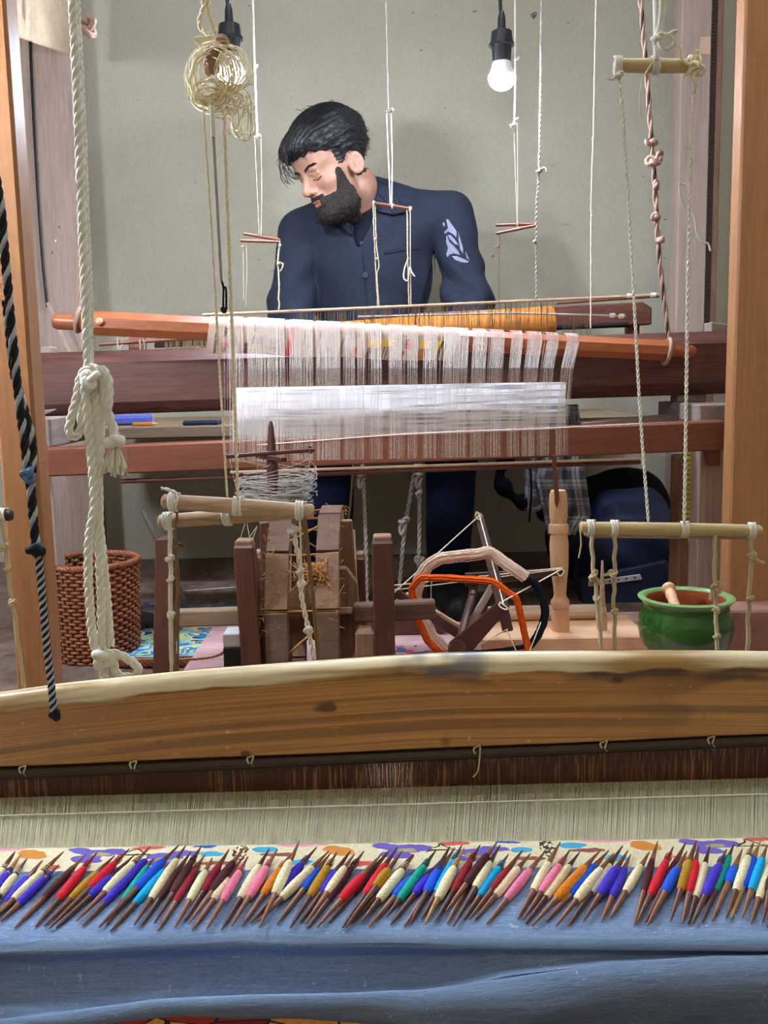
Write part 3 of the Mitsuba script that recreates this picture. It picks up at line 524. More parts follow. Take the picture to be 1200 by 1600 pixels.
# printed paper: blocks of faded print (flat print on the sheet); u runs in photo pixels along the roller, v round it
BL = [(333, 337, .2, 1, (40, 38, 44)), (347, 351, .1, .38, (60, 56, 60)), (344, 356, .62, .78, (190, 120, 112)), (345, 352, .8, .95, (110, 100, 98)), (380, 386, .60, 1, (34, 34, 48)), (391, 394, .0, .62, (50, 44, 64)), (391, 410, .20, .30, (206, 168, 78)),
      (396, 408, .35, .62, (138, 118, 118)), (391, 430, .66, .80, (196, 166, 92)), (417, 431, .40, .85, (140, 122, 122)), (411, 432, .30, .38, (206, 176, 110)), (445, 454, 0, 1, (200, 44, 48)), (468, 469.5, .1, .86, (48, 42, 48)), (490, 494, .1, .4, (98, 84, 150)),
      (486, 496, .45, .8, (176, 150, 140)), (528, 531, .1, .66, (70, 62, 84)), (528, 532, .68, 1, (44, 38, 40)), (548, 554, .64, 1, (188, 64, 68)), (548, 553, .1, .22, (130, 90, 130)), (569, 590, .25, .55, (208, 180, 84)), (570, 576, .6, 1, (60, 54, 50)), (591, 608, .22, .5, (206, 176, 70)),
      (594, 596, .5, 1, (76, 68, 60)), (599, 601, .5, 1, (76, 68, 60)), (604, 606, .5, 1, (76, 68, 60)), (624, 631, .2, .55, (74, 56, 58)), (627, 636, .24, .56, (212, 74, 84)), (624, 628, .62, 1, (36, 34, 34)), (648, 662, .22, .52, (226, 180, 40)), (648, 662, .55, .95, (178, 116, 82)), (673, 679, .2, .55, (228, 190, 50)), (679, 684, .2, 1, (40, 44, 36)), (686, 690, .3, 1, (120, 118, 84))]
def paper_col(p, n, uv):
    x, v = uv.x, uv.y; col = mix(c(178, 152, 134), c(198, 174, 158), noise(x * 0.09, v * 3)); wob = noise(x * 0.9, v * 26)
    for a_, b_, v0, v1, rgb in BL:
        m_ = dr.select((x > a_) & (x < b_) & (v > v0) & (v < v1), 1.0, 0.0)
        solid = max(rgb) - min(rgb) > 60; col = mix(col, c(*rgb), m_ * (0.9 if solid else dr.select(wob > 0.34, 0.85, 0.25)))
    return col
mat('printed_paper', paper_col, 0.7, 0.2)
n1 = np.cross(ax, [0, 0, 1]); n1 /= np.linalg.norm(n1); n2 = np.cross(n1, ax); gv, guv = [], []   # n1 points away from the camera's side or towards it
if n1[1] > 0: n1 = -n1
for px in np.linspace(322, 705, 40):
    t = (px - 146) / 900; ctr = RA + (RB - RA) * t; r = 0.0236 - 0.0028 * t
    row = [ctr + r * (math.cos(ph) * n1 + math.sin(ph) * n2) for ph in np.linspace(2.2, 0.05, 14)]; guv += [(px, -.5 + .62 * q_ / 13) for q_ in range(14)]
    low = V(px, 554 + 10 * (px - 400) / 250 * .9 + 1.2 * math.sin(px / 23.0), row[-1][1] + .004)
    for q_ in np.linspace(0, 1, 9)[1:]: row.append(row[-1] * 0 + (ctr + r * n1) * (1 - q_) + low * q_ + [0, -.004 * math.sin(3.14 * q_), 0]); guv.append((px, .12 + .88 * q_))
    gv.append(row)
obj('printed_paper', grid(np.array(gv)), 'printed_paper', ro, True, uv=np.array(guv))

# warp bands: from behind over the roller, down across the upper beam and the breast beam
hw = thing('hanging_warp', 'sheer bands of fine white warp threads hanging from the roller over the loom beams', 'warp threads')
mat('white_thread', c(224, 210, 200), 0.6, 0.3)
BANDS = [(358, 382, .62), (388, 446, .72), (453, 490, .75), (494, 532, .75), (537, 555, .6), (560, 571, .6), (579, 596, .62), (607, 628, .66), (636, 652, .55), (661, 682, .66), (692, 729, .72), (736, 757, .72), (763, 784, .7), (794, 811, .7), (821, 841, .72), (848, 865, .72), (878, 897, .75)]
rg = np.random.default_rng(3)
def pxof(p):
    d = np.asarray(p) - EYE; return 600 + F * (d @ RIGHT) / (d @ FWD)
TS = np.linspace(0, 1, 200); TPX = np.array([pxof(RA + (RB - RA) * t + n1 * .024) for t in TS])
def strand(px, seed):
    t = np.interp(px + np.interp(px, [358, 620, 897], [-3, 0, 8]), TPX, TS); ctr = RA + (RB - RA) * t; r = 0.0262 - 0.0026 * t
    px2 = px - np.interp(px, [358, 620, 800, 897], [0, 0, 2, 12]); j = rg.normal(0, 1.3)
    pts = [ctr + r * (math.cos(ph) * n1 + math.sin(ph) * n2) for ph in (1.9, 1.35, 0.8, 0.25)]
    pts += [V(px * .62 + px2 * .38 + j * .4 + .62 * .5 * np.interp(px, [358, 620, 897], [-3, 0, 8]), 575, 1.766)]
    pts += [V(px2 + j, 690 - 0.036 * (px - 360), YB - 0.003), V(px2 + j, 722 - .02 * (px - 360), YB - 0.0035)]
    return np.array(pts)
for i, (x0, x1, dens) in enumerate(BANDS):
    m = int((x1 - x0) * dens * 2.3); out = []
    for q in range(m):
        px = x0 + (x1 - x0) * (q + rg.random()) / m; out.append(tube(strand(px, q), rg.uniform(.00013, .00021), 3))
    for q in range(2):
        px = rg.uniform(x0 - 7, x1 + 7); out.append(tube(strand(px, q), .00022, 3))
    obj('thread_band', cat(out), 'white_thread', hw, False)
obj('beam_highlight_cord', cordmesh(VS([(300, 700, YB + .02), (420, 694, YB - .004), (640, 678, YB - .006), (860, 669, YB - .005), (1000, 662, YB + .01)]), 0.0011), 'cotton', hw)  # pale line standing in for light on the breast beam's top face

# heddle harness behind the roller: rods, ochre warp, fine heddles
ha = thing('heddle_harness', 'heddle rods with fine brown loops and a band of ochre warp behind the roller', 'harness')
YH = 1.985
obj('rod', tube(VS([(316, 492, YH), (600, 480, YH), (1030, 461, YH)]), .0030, 8), 'stick_wood', ha)
obj('rod', tube(VS([(560, 495, YH + .02), (800, 489, YH + .02), (978, 494, YH + .02)]), .0022, 8), 'grey_cord', ha)
obj('rod', tube(VS([(155, 538, YH - .01), (330, 526, YH - .01), (420, 520, YH - .01)]), .0042, 8), 'thin_stick', ha)
obj('rod', tube(VS([(870, 474, YH + .01), (1030, 463, YH + .01)]), .0026, 8), 'thin_stick', ha)
for x, y in ((985, 462), (1022, 461), (958, 493), (972, 494)): 
    q = V(x, y, YH + (.02 if y > 480 else 0)); obj('lashing', cat([tube(q + np.array([[k_ * .0022 - .006 + .0009 * math.sin(th), .0042 * math.cos(th), .0042 * math.sin(th)] for th in np.linspace(0, 6.28, 9)]), .0010, 5) for k_ in range(5)]), 'cotton', ha)
mat('ochre_warp', lambda p, n, uv: mix(c(140, 80, 16), c(190, 118, 30), 0.6 * noise(p[0] * 800, p[2] * 20) + 0.4 * noise(p[0] * 90, 1)), 0.7, 0.3)
obj('ochre_warp', tube(VS([(322, 548, YH + .07), (864, 508, YH + .07)]), 0.040, 24), 'ochre_warp', ha)
hd = []; rg = np.random.default_rng(8)
for i in range(330):
    px = rg.uniform(465, 872) if i < 300 else rg.uniform(872, 925); yt = 480 - 0.0447 * (px - 600) + (0 if i < 300 else 25)
    a_, b_ = V(px, yt, YH), V(px + rg.normal(0, 1.5), yt + rg.uniform(34, 56), YH + rg.uniform(-.01, .02)); hd.append(tube(np.array([a_, b_]), rg.uniform(.0003, .00055), 3))
obj('heddles', cat(hd), 'brown_twine', ha, False, kind='stuff')
hd = []
for i in range(60):
    px = rg.uniform(255, 322); a_, b_ = V(px, 530, YH), V(px + rg.normal(0, 1.5), rg.uniform(556, 568), YH); hd.append(tube(np.array([a_, b_]), rg.uniform(.0004, .0008), 3))
obj('heddles', cat(hd), 'brown_twine', ha, False, kind='stuff')
obj('heddle_lath', slab([(243, 530, YH + .012), (322, 526, YH + .012), (322, 538, YH + .012), (243, 542, YH + .012)], .01, .002), 'dark_lath', ha)
obj('cross_plank', slab([(640, 492, YH + .13), (1004, 474, YH + .13), (1016, 482, YH + .13), (1016, 505, YH + .13), (640, 523, YH + .13)], .03, .003), 'dark_beam', ha)
obj('support', slab([(203, 528, YH + .03), (224, 528, YH + .03), (224, 572, YH + .03), (203, 572, YH + .03)], .02, .002), 'red_beam', ha)
obj('support', slab([(981, 500, YH + .15), (998, 500, YH + .15), (998, 560, YH + .15), (981, 560, YH + .15)], .02, .002), 'red_beam', ha)
obj('back_plank', slab([(60, 560, YH + .10), (400, 553, YH + .10), (400, 568, YH + .10), (60, 576, YH + .10)], .02, .002), 'red_beam', ha)
obj('dark_rod', tube(VS([(860, 512, YH + .1), (982, 507, YH + .1)]), .006, 8), 'black_plastic', ha)
for x, y in ((183, 540), (218, 545)):
    obj('cord_loop', cat(tube(spline(VS([(x, y - 15, YH - .015), (x + 2, y + 5, YH - .015), (x + 10, y + 14, YH - .015), (x + 14, y + 22, YH - .015)])), .0016, 6), tube(spline(VS([(x + 5, y - 16, YH - .015), (x + 8, y - 2, YH - .012), (x + 4, y + 8, YH - .015), (x + 8, y + 22, YH - .015)])), .0014, 6)), 'grey_cord', ha)
# silky white warp wound on the lower beam, lying over the weaver's lap
def silk(p, n, uv): return mix(c(132, 130, 136), c(214, 210, 210), smoothstep(0.25, 0.62, fbm(p[0] * 12, p[2] * 420, p[1] * 60, 2) + 0.16 * (1 - smoothstep(-0.05, 0.15, p[0]))))
mat('silk', silk, 0.8, 0.2)
sx = np.linspace(364, 884, 60); gv = []
for v in np.linspace(0, 1, 20):
    row = []
    for i, px in enumerate(sx):
        wv = meshkit.fbm(np.array([px / 90.0, v * 7, 1.0]), 3) - .5
        row.append(V(px, 606 - .018 * (px - 364) + 96 * v, 1.905 - .022 * math.sin(v * 3.0) + 0.007 * wv))
    gv.append(row)
single('white_silk_cloth', thick(np.array(gv), np.array([0, 0.003, 0])), 'silk', 'silky white cloth stretched behind the white warp threads in front of the weaver', 'cloth', True)

# things on the bench
mat('blue_plastic', c(92, 104, 190), 0.35, 0.5); mat('clear_blue', c(150, 156, 206), 0.3, 0.5); mat('phone_body', c(24, 38, 66), 0.3, 0.6); mat('phone_glass', c(14, 20, 32), 0.12, 0.7); mat('pencil_paint', c(212, 130, 40), 0.4, 0.4)
bz = zb_
def onbench(px, py): return Zp(px, py, bz)
q = V(205, 640, 2.40); k = thing('pencil_box', 'blue translucent plastic pencil box on the bench behind the loom', 'box')
obj('tray', box((q[0] - .052, 2.36, bz + .0002), (q[0] + .05, 2.41, bz + .022), .005), 'blue_plastic', k)
obj('lid', box((q[0] - .045, 2.412, bz + .001), (q[0] + .05, 2.42, bz + .052), .003), 'clear_blue', k)
k = thing('pencil', 'short orange pencil on the bench beside the blue box', 'pencil'); q = V(240, 646, 2.32)
obj('barrel', lathe([(0, .0045), (1, .0045)], (q[0] - .05, 2.315, bz + .0046), (q[0] - .004, 2.32, bz + .0046), 6), 'pencil_paint', k)
obj('tip', lathe([(0, .0045), (1, .0006)], (q[0] - .004, 2.32, bz + .0046), (q[0] + .012, 2.3217, bz + .0046), 8), 'pine', k)
k = thing('phone', 'dark blue smartphone lying on the bench board behind the loom', 'phone'); q = V(316, 646, 2.32)
obj('body', box((q[0] - .042, 2.285, bz + .0002), (q[0] + .042, 2.36, bz + .011), .004), 'phone_body', k)
obj('screen', box((q[0] - .038, 2.289, bz + .011), (q[0] + .038, 2.356, bz + .0117), .0003), 'phone_glass', k)
q = V(56, 643, 1.83); single('paper_sheet', thick(np.array([[(q[0] - .03 + u_ * .055, 1.81 + v * .06, zt + .0006 + .014 * u_ * u_) for u_ in np.linspace(0, 1, 8)] for v in (0, .5, 1)]), np.array([0, 0, .0008])), 'white_plastic', 'curled sheet of white paper on the left loom rail', 'paper')
# yellow measuring tape
mat('tape_yellow', lambda p, n, uv: mix(c(206, 192, 70), c(60, 56, 30), dr.select((p[2] * 100 - dr.floor(p[2] * 100)) < 0.16, 1.0, 0.0)), 0.5, 0.3)
tp = spline(VS([(1085, 596, 2.02), (1080, 640, 2.0), (1076, 672, 1.95), (1077, 720, 1.94), (1075, 790, 1.94), (1080, 850, 1.94)]), 8)
gv = np.stack([tp + [-.006, 0, 0], tp, tp + [.006, 0, 0]], 1); single('measuring_tape', thick(gv, np.array([0, .0006, 0])), 'tape_yellow', 'yellow measuring tape hanging down at the right end of the loom', 'tape measure', True)

# ------------------------------------------------------------------ bulbs
def bulb(px, py, Y, lab, lit):
    k = thing('hanging_bulb', lab, 'lamp'); p = V(px, py, Y); z = p[2]
    obj('wire', tube(np.array([[p[0] - .006, Y, CZ], [p[0] - 0.003, Y, z + .14], [p[0], Y, z + .085]]), .0034, 8), 'black_plastic', k)
    obj('socket', lathe([(0, .004), (.12, .007), (.35, .008), (.36, .011), (.40, .019), (.62, .0215), (.63, .024), (.68, .024), (.69, .019), (1, .0175)], (p[0], Y, z + .115), (p[0], Y, z + .024), 20), 'black_plastic', k)
    obj('neck', lathe([(0, .0165), (.5, .0195), (1, .026)], (p[0], Y, z + .026), (p[0], Y, z - .001), 22), 'white_plastic', k)
    th = np.linspace(0, math.pi / 2, 9)
    scene[k + '__glass_dome'] = mikit.ply(lathe([(math.sin(t_), max(.0268 * math.cos(t_), 1e-4)) for t_ in th], (p[0], Y, z - .001), (p[0], Y, z - .028), 22), 'white_plastic', True, emitter={'type': 'area', 'radiance': {'type': 'rgb', 'value': list(lit)}})
bulb(361, 110, 1.86, 'lit white LED bulb in a black socket beside the twine tangle at left', BULB)
bulb(784, 118, 1.92, 'lit white LED bulb in a black socket hanging alone right of the weaver', BULB)

# ------------------------------------------------------------------ the weaver
def skin_col(p, n, uv): return mix(c(150, 106, 86), c(180, 136, 114), fbm(p[0] * 60, p[1] * 60, p[2] * 60, 3))
mat('skin', skin_col, 0.5, 0.4)
mat('lip', c(140, 88, 80), 0.45, 0.4); mat('hair', lambda p, n, uv: mix(c(8, 8, 11), c(30, 29, 33), noise(p[0] * 300, p[1] * 300, p[2] * 300)), 0.5, 0.4); mat('beard', lambda p, n, uv: mix(c(22, 19, 19), c(62, 52, 47), noise(p[0] * 420, p[1] * 420, p[2] * 300)), 0.8, 0.15)
mat('jacket', lambda p, n, uv: mix(c(27, 31, 42), c(41, 46, 60), noise(p[0] * 500, p[1] * 500, p[2] * 500)), 0.85, 0.2, sheen=0.3)
mat('jacket_edge', c(30, 34, 52), 0.85, 0.2); mat('undershirt', c(22, 24, 36), 0.9, 0.2); mat('embroidery', c(128, 128, 148), 0.85, 0.2)
mat('trousers', c(20, 28, 54), 0.9, 0.15); mat('shoe', c(16, 18, 24), 0.5, 0.4); mat('dark_gap', c(14, 12, 12), 0.9, 0.1)
YM, HS = 2.45, 0.90
yaw, pit, rol = math.radians(56), math.radians(27), math.radians(3)
f0 = np.array([-math.sin(yaw), -math.cos(yaw), 0]); l0 = np.array([-f0[1], f0[0], 0]); z0 = np.array([0, 0, 1.0])
hf = f0 * math.cos(pit) - z0 * math.sin(pit); hu = f0 * math.sin(pit) + z0 * math.cos(pit); hl = l0
hl, hu = hl * math.cos(rol) + hu * math.sin(rol), hu * math.cos(rol) - hl * math.sin(rol)
HR = np.stack([hf, hl, hu], 1); HO = V(521, 258, 2.35)
NKA, NKB = V(557, 292, 2.405), V(556, 350, 2.475)
def w2h(p): return ((np.asarray(p) - HO) / HS) @ HR
def h2w(q): return HO + HS * (np.asarray(q, float) @ HR.T)
def head_sdf(q):
    m = q.copy(); m[..., 1] = np.abs(m[..., 1])
    d = ell(q, (-0.012, 0, 0.036), (0.097, 0.075, 0.083))
    d = smin(d, ell(q, (0.030, 0, -0.030), (0.060, 0.057, 0.082)), 0.03)
    d = smin(d, ell(q, (0.030, 0, -0.078), (0.050, 0.047, 0.036)), 0.03)
    d = smin(d, ell(q, (0.068, 0, -0.096), (0.022, 0.022, 0.018)), 0.018)
    d = smin(d, ell(m, (0.056, 0.041, -0.026), (0.024, 0.022, 0.020)), 0.02)
    d = smin(d, ell(m, (0.060, 0.028, 0.040), (0.030, 0.040, 0.034)), 0.03)
    d = smin(d, cap(q, (0.082, -0.036, 0.014), (0.082, 0.036, 0.014), 0.0100), 0.014)
    d = smax(d, -ell(m, (0.100, 0.033, -0.004), (0.020, 0.017, 0.0125)), 0.012)
    d = smin(d, ell(m, (0.0745, 0.031, -0.004), (0.0135, 0.0155, 0.0125)), 0.004)
    d = smin(d, cap(m, (0.082, 0.046, 0.001), (0.0885, 0.022, 0.0045), 0.0035), 0.004)
    d = smin(d, cap(q, (0.086, 0, 0.012), (0.108, 0, -0.028), 0.0072, 0.0098), 0.012)
    d = smin(d, ell(q, (0.108, 0, -0.033), (0.0125, 0.0110, 0.0095)), 0.008)
    d = smin(d, ell(m, (0.096, 0.0135, -0.036), (0.0115, 0.0072, 0.0078)), 0.006)
    d = smin(d, ell(q, (0.083, 0, -0.058), (0.016, 0.026, 0.018)), 0.014)
    d = smin(d, cap(m, (0.0985, 0.0, -0.0625), (0.0865, 0.022, -0.066), 0.0046, 0.003), 0.004)
    d = smin(d, cap(m, (0.0965, 0.0, -0.0725), (0.0860, 0.018, -0.0690), 0.0060, 0.003), 0.004)
    d = smax(d, -cap(m, (0.1035, 0.0, -0.0675), (0.093, 0.021, -0.0675), 0.0022), 0.003)
    # ears: dished discs
    e = m - np.array([-0.015, 0.0780, -0.021]); ca, sa = math.cos(0.22), math.sin(0.22)
    ex, ez = e[..., 0] * ca + e[..., 2] * sa, -e[..., 0] * sa + e[..., 2] * ca
    ey = e[..., 1] + 0.45 * ex
    E = np.stack([ex, ey, ez * (1 + 0.25 * (ez < 0))], -1)
    ear = ell(E, (0, 0, 0), (0.0185, 0.0085, 0.0315)); ear = smax(ear, -ell(E, (0.002, 0.0080, 0.002), (0.0125, 0.0085, 0.0230)), 0.0025)
    ear = smin(ear, ell(E, (0.010, 0.002, -0.004), (0.005, 0.005, 0.008)), 0.004)
    d = smin(d, ear, 0.007)
    d = smin(d, cap(q, w2h(NKA), w2h(NKB), 0.056, 0.066), 0.016)
    return d
body = nets(head_sdf, (-0.27, -0.24, -0.31), (0.135, 0.16, 0.13), 0.0026)
trimesh.smoothing.filter_taubin(body, iterations=4); 
hands = []
def hand(wr, dr_, side):
    """relaxed curled hand reaching forward along dr_ from the wrist."""
    wr, dr_ = np.asarray(wr, float), np.asarray(dr_, float); dr_ /= np.linalg.norm(dr_); sd = np.cross(dr_, [0, 0, 1]); sd /= np.linalg.norm(sd); up = np.cross(sd, dr_); parts = []
    def ch(*pr): 
        for (p, r), (q, s) in zip(pr[:-1], pr[1:]): parts.append(m3.Manifold.hull_points(np.vstack([ICO * r + p, ICO * s + q])))
    ch((wr - dr_ * .05, .024), (wr, .021)); pk = [wr + dr_ * .075 + sd * o for o in (-.027, -.009, .009, .027)]
    parts.append(m3.Manifold.hull_points(np.vstack([ICO * .016 + wr + sd * .010, ICO * .016 + wr - sd * .010] + [ICO * .0105 + p for p in pk])))
    for p, ln, o in zip(pk, (.062, .075, .080, .070) if side > 0 else (.070, .080, .075, .062), (-.10, -.03, .03, .10)):
        d1 = dr_ + sd * o; a = p + d1 * ln * .45 - up * .004; b = a + (d1 * .8 - up * .6) * ln * .32; e = b + (d1 * .4 - up * .9) * ln * .26; ch((p, .0100), (a, .0090), (b, .0082), (e, .0070))
    t0 = wr + dr_ * .02 - sd * .02 * side; t1 = t0 + dr_ * .028 - sd * .026 * side - up * .006; t2 = t1 + dr_ * .028 - sd * .006 * side - up * .008; ch((t0, .013), (t1, .0108), (t2, .0082))
    m_ = parts[0]
    for q in parts[1:]: m_ = m_ + q
    m_ = tm(m_.refine_to_length(.004)); trimesh.smoothing.filter_taubin(m_, iterations=10); return m_
person = thing('person', 'bearded man in a dark navy jacket seated behind the loom, looking down to his right', 'person')
WL, WR = V(486, 572, 2.16), V(735, 566, 2.16)
body.vertices[:] = h2w(body.vertices); body.fix_normals()
mm = lambda t_: m3.Manifold(m3.Mesh(np.asarray(t_.vertices, np.float32), np.asarray(t_.faces, np.uint32)))
arms_ = []                                   # shoulders and arms inside the sleeves join head and hands
AR = [(V(545, 340, 2.47), V(474, 358, 2.46), V(458, 482, 2.42), WL), (V(560, 340, 2.47), V(700, 340, 2.46), V(730, 470, 2.42), WR)]
for ch_ in AR:
    for a_, b_, r_ in zip(ch_[:-1], ch_[1:], ((.045, .034), (.036, .030), (.030, .022))): arms_.append(m3.Manifold.hull_points(np.vstack([ICO * r_[0] + a_, ICO * r_[1] + b_])))
whole = cat(body, hand(WL, (0.12, -1, -.25), 1), hand(WR, (-.12, -1, -.25), -1))
try:
    w_ = mm(body)
    for q in arms_ + [mm(hand(WL, (0.12, -1, -.25), 1)), mm(hand(WR, (-.12, -1, -.25), -1))]: w_ = w_ + q
    if not w_.is_empty() and w_.num_tri() > 5000: whole = tm(w_)
    else: print('body union empty')
except Exception as ex_: print('body union', ex_)
obj('body', whole, 'skin', person, True)
lp = [trimesh.creation.icosphere(2)]
def bump_n(q, fr, s=1): return meshkit.fbm(np.asarray(q) * fr, 3, s) - .5
def sstep(a, b, x): t = np.clip((x - a) / (b - a), 0, 1); return t * t * (3 - 2 * t)
# lips as a thin skin over the mouth
lips = nets(lambda q: np.maximum(head_sdf(q) - 0.0006, np.minimum(ell(q * [1, 1, 1], (0.096, 0, -0.0635), (0.02, 0.021, 0.0042)), ell(q, (0.096, 0, -0.0735), (0.02, 0.018, 0.0065)))), (0.07, -0.03, -0.09), (0.115, 0.03, -0.05), 0.0012)
lips.vertices[:] = h2w(lips.vertices); obj('lips', lips, 'lip', person, True)
def beard_t(q):
    x, y, z = q[..., 0], np.abs(q[..., 1]), q[..., 2]
    jaw = sstep(-0.052, -0.074, z + 0.35 * (0.050 - np.clip(x, -.02, .2)) * 0 + 0.0) * sstep(-0.004, 0.014, x - 0.30 * (z + .07))
    side = sstep(0.062, 0.046, x + 0.25 * (z + 0.05)) * sstep(0.006, 0.020, x - 0.30 * (z + .05)) * sstep(0.004, -0.02, z) * sstep(0.040, 0.052, y)
    mou = sstep(0.030, 0.024, y) * sstep(-0.0600, -0.0560, z) * 0 + sstep(0.034, 0.026, y) * sstep(-0.047, -0.051, z) * sstep(-0.0615, -0.058, z) * (x > .07)
    lipz = sstep(0.022, 0.016, y) * sstep(-0.082, -0.078, z) * sstep(-0.054, -0.058, z)
    t = np.maximum(np.maximum(jaw * 1.0, side * 0.40) * (1 - lipz * (x > .06)), mou * 0.36)
    fr = q * [60, 60, 40]
    return -0.0012 + 0.0105 * t * (0.75 + 0.25 * sstep(-0.06, -0.10, z)) * (0.85 + 0.4 * bump_n(fr, 3.0, 4)) + 0.004 * t * bump_n(q, 320, 7) + 0.008 * t * sstep(-.075, -.11, z)
beard = nets(lambda q: smax(head_sdf(q) - beard_t(q), -(q[..., 0] + 0.03), 0.004), (-0.05, -0.09, -0.155), (0.13, 0.09, 0.02), 0.0022)
beard.fix_normals(); beard0 = beard.copy(); beard.vertices[:] = h2w(beard.vertices)
def hair_t(q):
    x, y, z = q[..., 0], q[..., 1], q[..., 2]; ay = np.abs(y)
    front = 0.070 - 0.25 * np.clip(ay - 0.03, 0, 1) ; line = 0.052 + 0.30 * (x - 0.078) + 0.022 * bump_n(q, 60, 9)         # hairline over the forehead
    top = sstep(line - 0.006, line + 0.006, z) 
    back = sstep(0.024, 0.008, x + 0.30 * (0.02 - z) * (z < 0.02)) * sstep(-0.060, -0.046, z - 0.10 * np.clip(x + .06, 0, .1)) * np.maximum(sstep(-.020, -.036, x), z > -.028)
    burn = sstep(0.040, 0.028, x) * sstep(-0.002, 0.008, x) * sstep(-0.030, -0.018, z) * (ay > .05)
    earc = sstep(0.022, 0.030, np.sqrt(((x + .013) / 1.0) ** 2 + ((z + .021) / 1.35) ** 2)) + (ay < .055)
    t = np.maximum(np.maximum(top, back), burn * .5) * np.clip(earc, 0, 1)
    vol = 0.001 + 0.005 * sstep(-.02, .02, z) + 0.018 * sstep(0.0, 0.09, z) + 0.008 * sstep(0.03, 0.09, x) * sstep(0.05, 0.09, z)
    th = np.arctan2(y, z + .02); rid = np.sin(th * 60 + 9 * bump_n(q, 18, 3)) * 0.0016 + 0.009 * bump_n(q * [0.5, 1.4, 1.4], 46, 5) + 0.004 * bump_n(q, 170, 6)
    return -0.004 + t * (vol + 0.004 + rid)
def onskin(q, off=.0006):
    q = np.array(q, float)
    for _ in range(12): q[..., 0] -= (head_sdf(q) - off) * .8
    return q
def stubble(mesh, n, ln, r, down, seed):
    """short hairs growing from a hair surface (in head coordinates)"""
    rg = np.random.default_rng(seed); P, fi = trimesh.sample.sample_surface(mesh, n, seed=seed); N = mesh.face_normals[fi]; out = []
    keep = head_sdf(P) > .0022; P, N = P[keep], N[keep]
    for p, n_ in zip(P, N):
        d = n_ * .28 + np.array(down) + rg.normal(0, .2, 3); d *= ln * rg.uniform(.6, 1.3); out.append(tube(h2w([p - d * .3, p + d * .5, p + d + [0, 0, -.1 * ln]]), r, 3))
    return cat(out)
beard_hairs = stubble(beard0, 2200, .0050, .00040, (.1, 0, -.7), 5)
hair = nets(lambda q: head_sdf(q) - hair_t(q), (-0.15, -0.115, -0.10), (0.14, 0.115, 0.17), 0.0024)
obj('beard', cat(beard, beard_hairs), 'beard', person, True)
hair.fix_normals(); hair0 = hair.copy(); hair.vertices[:] = h2w(hair.vertices)
rg = np.random.default_rng(2); st = []
for i in range(700):     # combed strands lying on and just over the hair
    a, yy = rg.uniform(-.3, 1.0), rg.uniform(-.062, .085); pts = []
    for s in np.linspace(0, 1, 7):
        ph = 2.5 - 1.75 * (a * .3 + s * .75); q = np.array([-0.012 + 0.124 * math.cos(ph), yy * (0.75 + .25 * s) + 0.004 * math.sin(5 * s + i), 0.036 + (0.109 + .006 * math.sin(i * 7.7)) * math.sin(ph)])
        q[1] *= max(.25, 1 - .25 * ((yy / .1) ** 2)); k_ = 1 - 0.30 * (abs(yy) / 0.085) ** 2.2; q[0] = -.012 + (q[0] + .012) * k_; q[2] = .036 + (q[2] - .036) * k_; pts.append(q)
    st.append(tube(h2w(spline(pts, 2)), 0.0007 * HS, 3))
for i in range(26):      # fringe falling over the forehead
    y0_ = rg.uniform(-.05, .012); L_ = rg.uniform(.5, 1); b0 = np.array([0.085, y0_, 0.080]); pts = [b0, b0 + [.022, -.003, -.004], b0 + [.036, -.006 + rg.normal(0, .004), -.026 * L_], b0 + [.040, -.006 + rg.normal(0, .008), -.058 * L_], b0 + [.032, rg.normal(0, .01), -.082 * L_]]
    st.append(tube(h2w(spline(pts, 5)), 0.0007, 3))
for i in range(60):      # unruly crown
    q = np.array([-.02 + rg.normal(0, .022), rg.normal(0.005, .022), .135]); d = rg.normal(0, 1, 3) * [.016, .016, .006] + [.008, 0, .012]; st.append(tube(h2w(spline([q, q + d * .6, q + d + [.004, 0, -.004]], 4)), .0008, 3))
st.append(stubble(hair0, 3000, .008, .00045, (-.5, 0, -.75), 8)); obj('hair', cat(hair, st), 'hair', person, True)
for sgn in (1, -1):
    br = []
    for i in range(46):
        t = i / 45; q = np.array([0.0945 - 0.022 * t ** 1.7, sgn * (0.012 + 0.036 * t), 0.0165 + 0.007 * math.sin(t * 2.4) + rg.normal(0, .0016)]); br.append(tube(h2w(onskin(np.array([q, q + [-.002, sgn * .004, .001], q + [-.004, sgn * .008, .0012 + rg.normal(0, .001)]]))), 0.0009, 4))
    obj('eyebrow', cat(br), 'hair', person)
for sgn in (1, -1):      # lowered lashes
    obj('eyelashes', tube(h2w(onskin(spline([(0.0815, sgn * .0165, -.0105), (0.0880, sgn * .024, -.0135), (0.0888, sgn * .033, -.0145), (0.0835, sgn * .043, -.0120), (0.077, sgn * .047, -.009)], 5), .0002)), 0.0010, 5), 'hair', person)
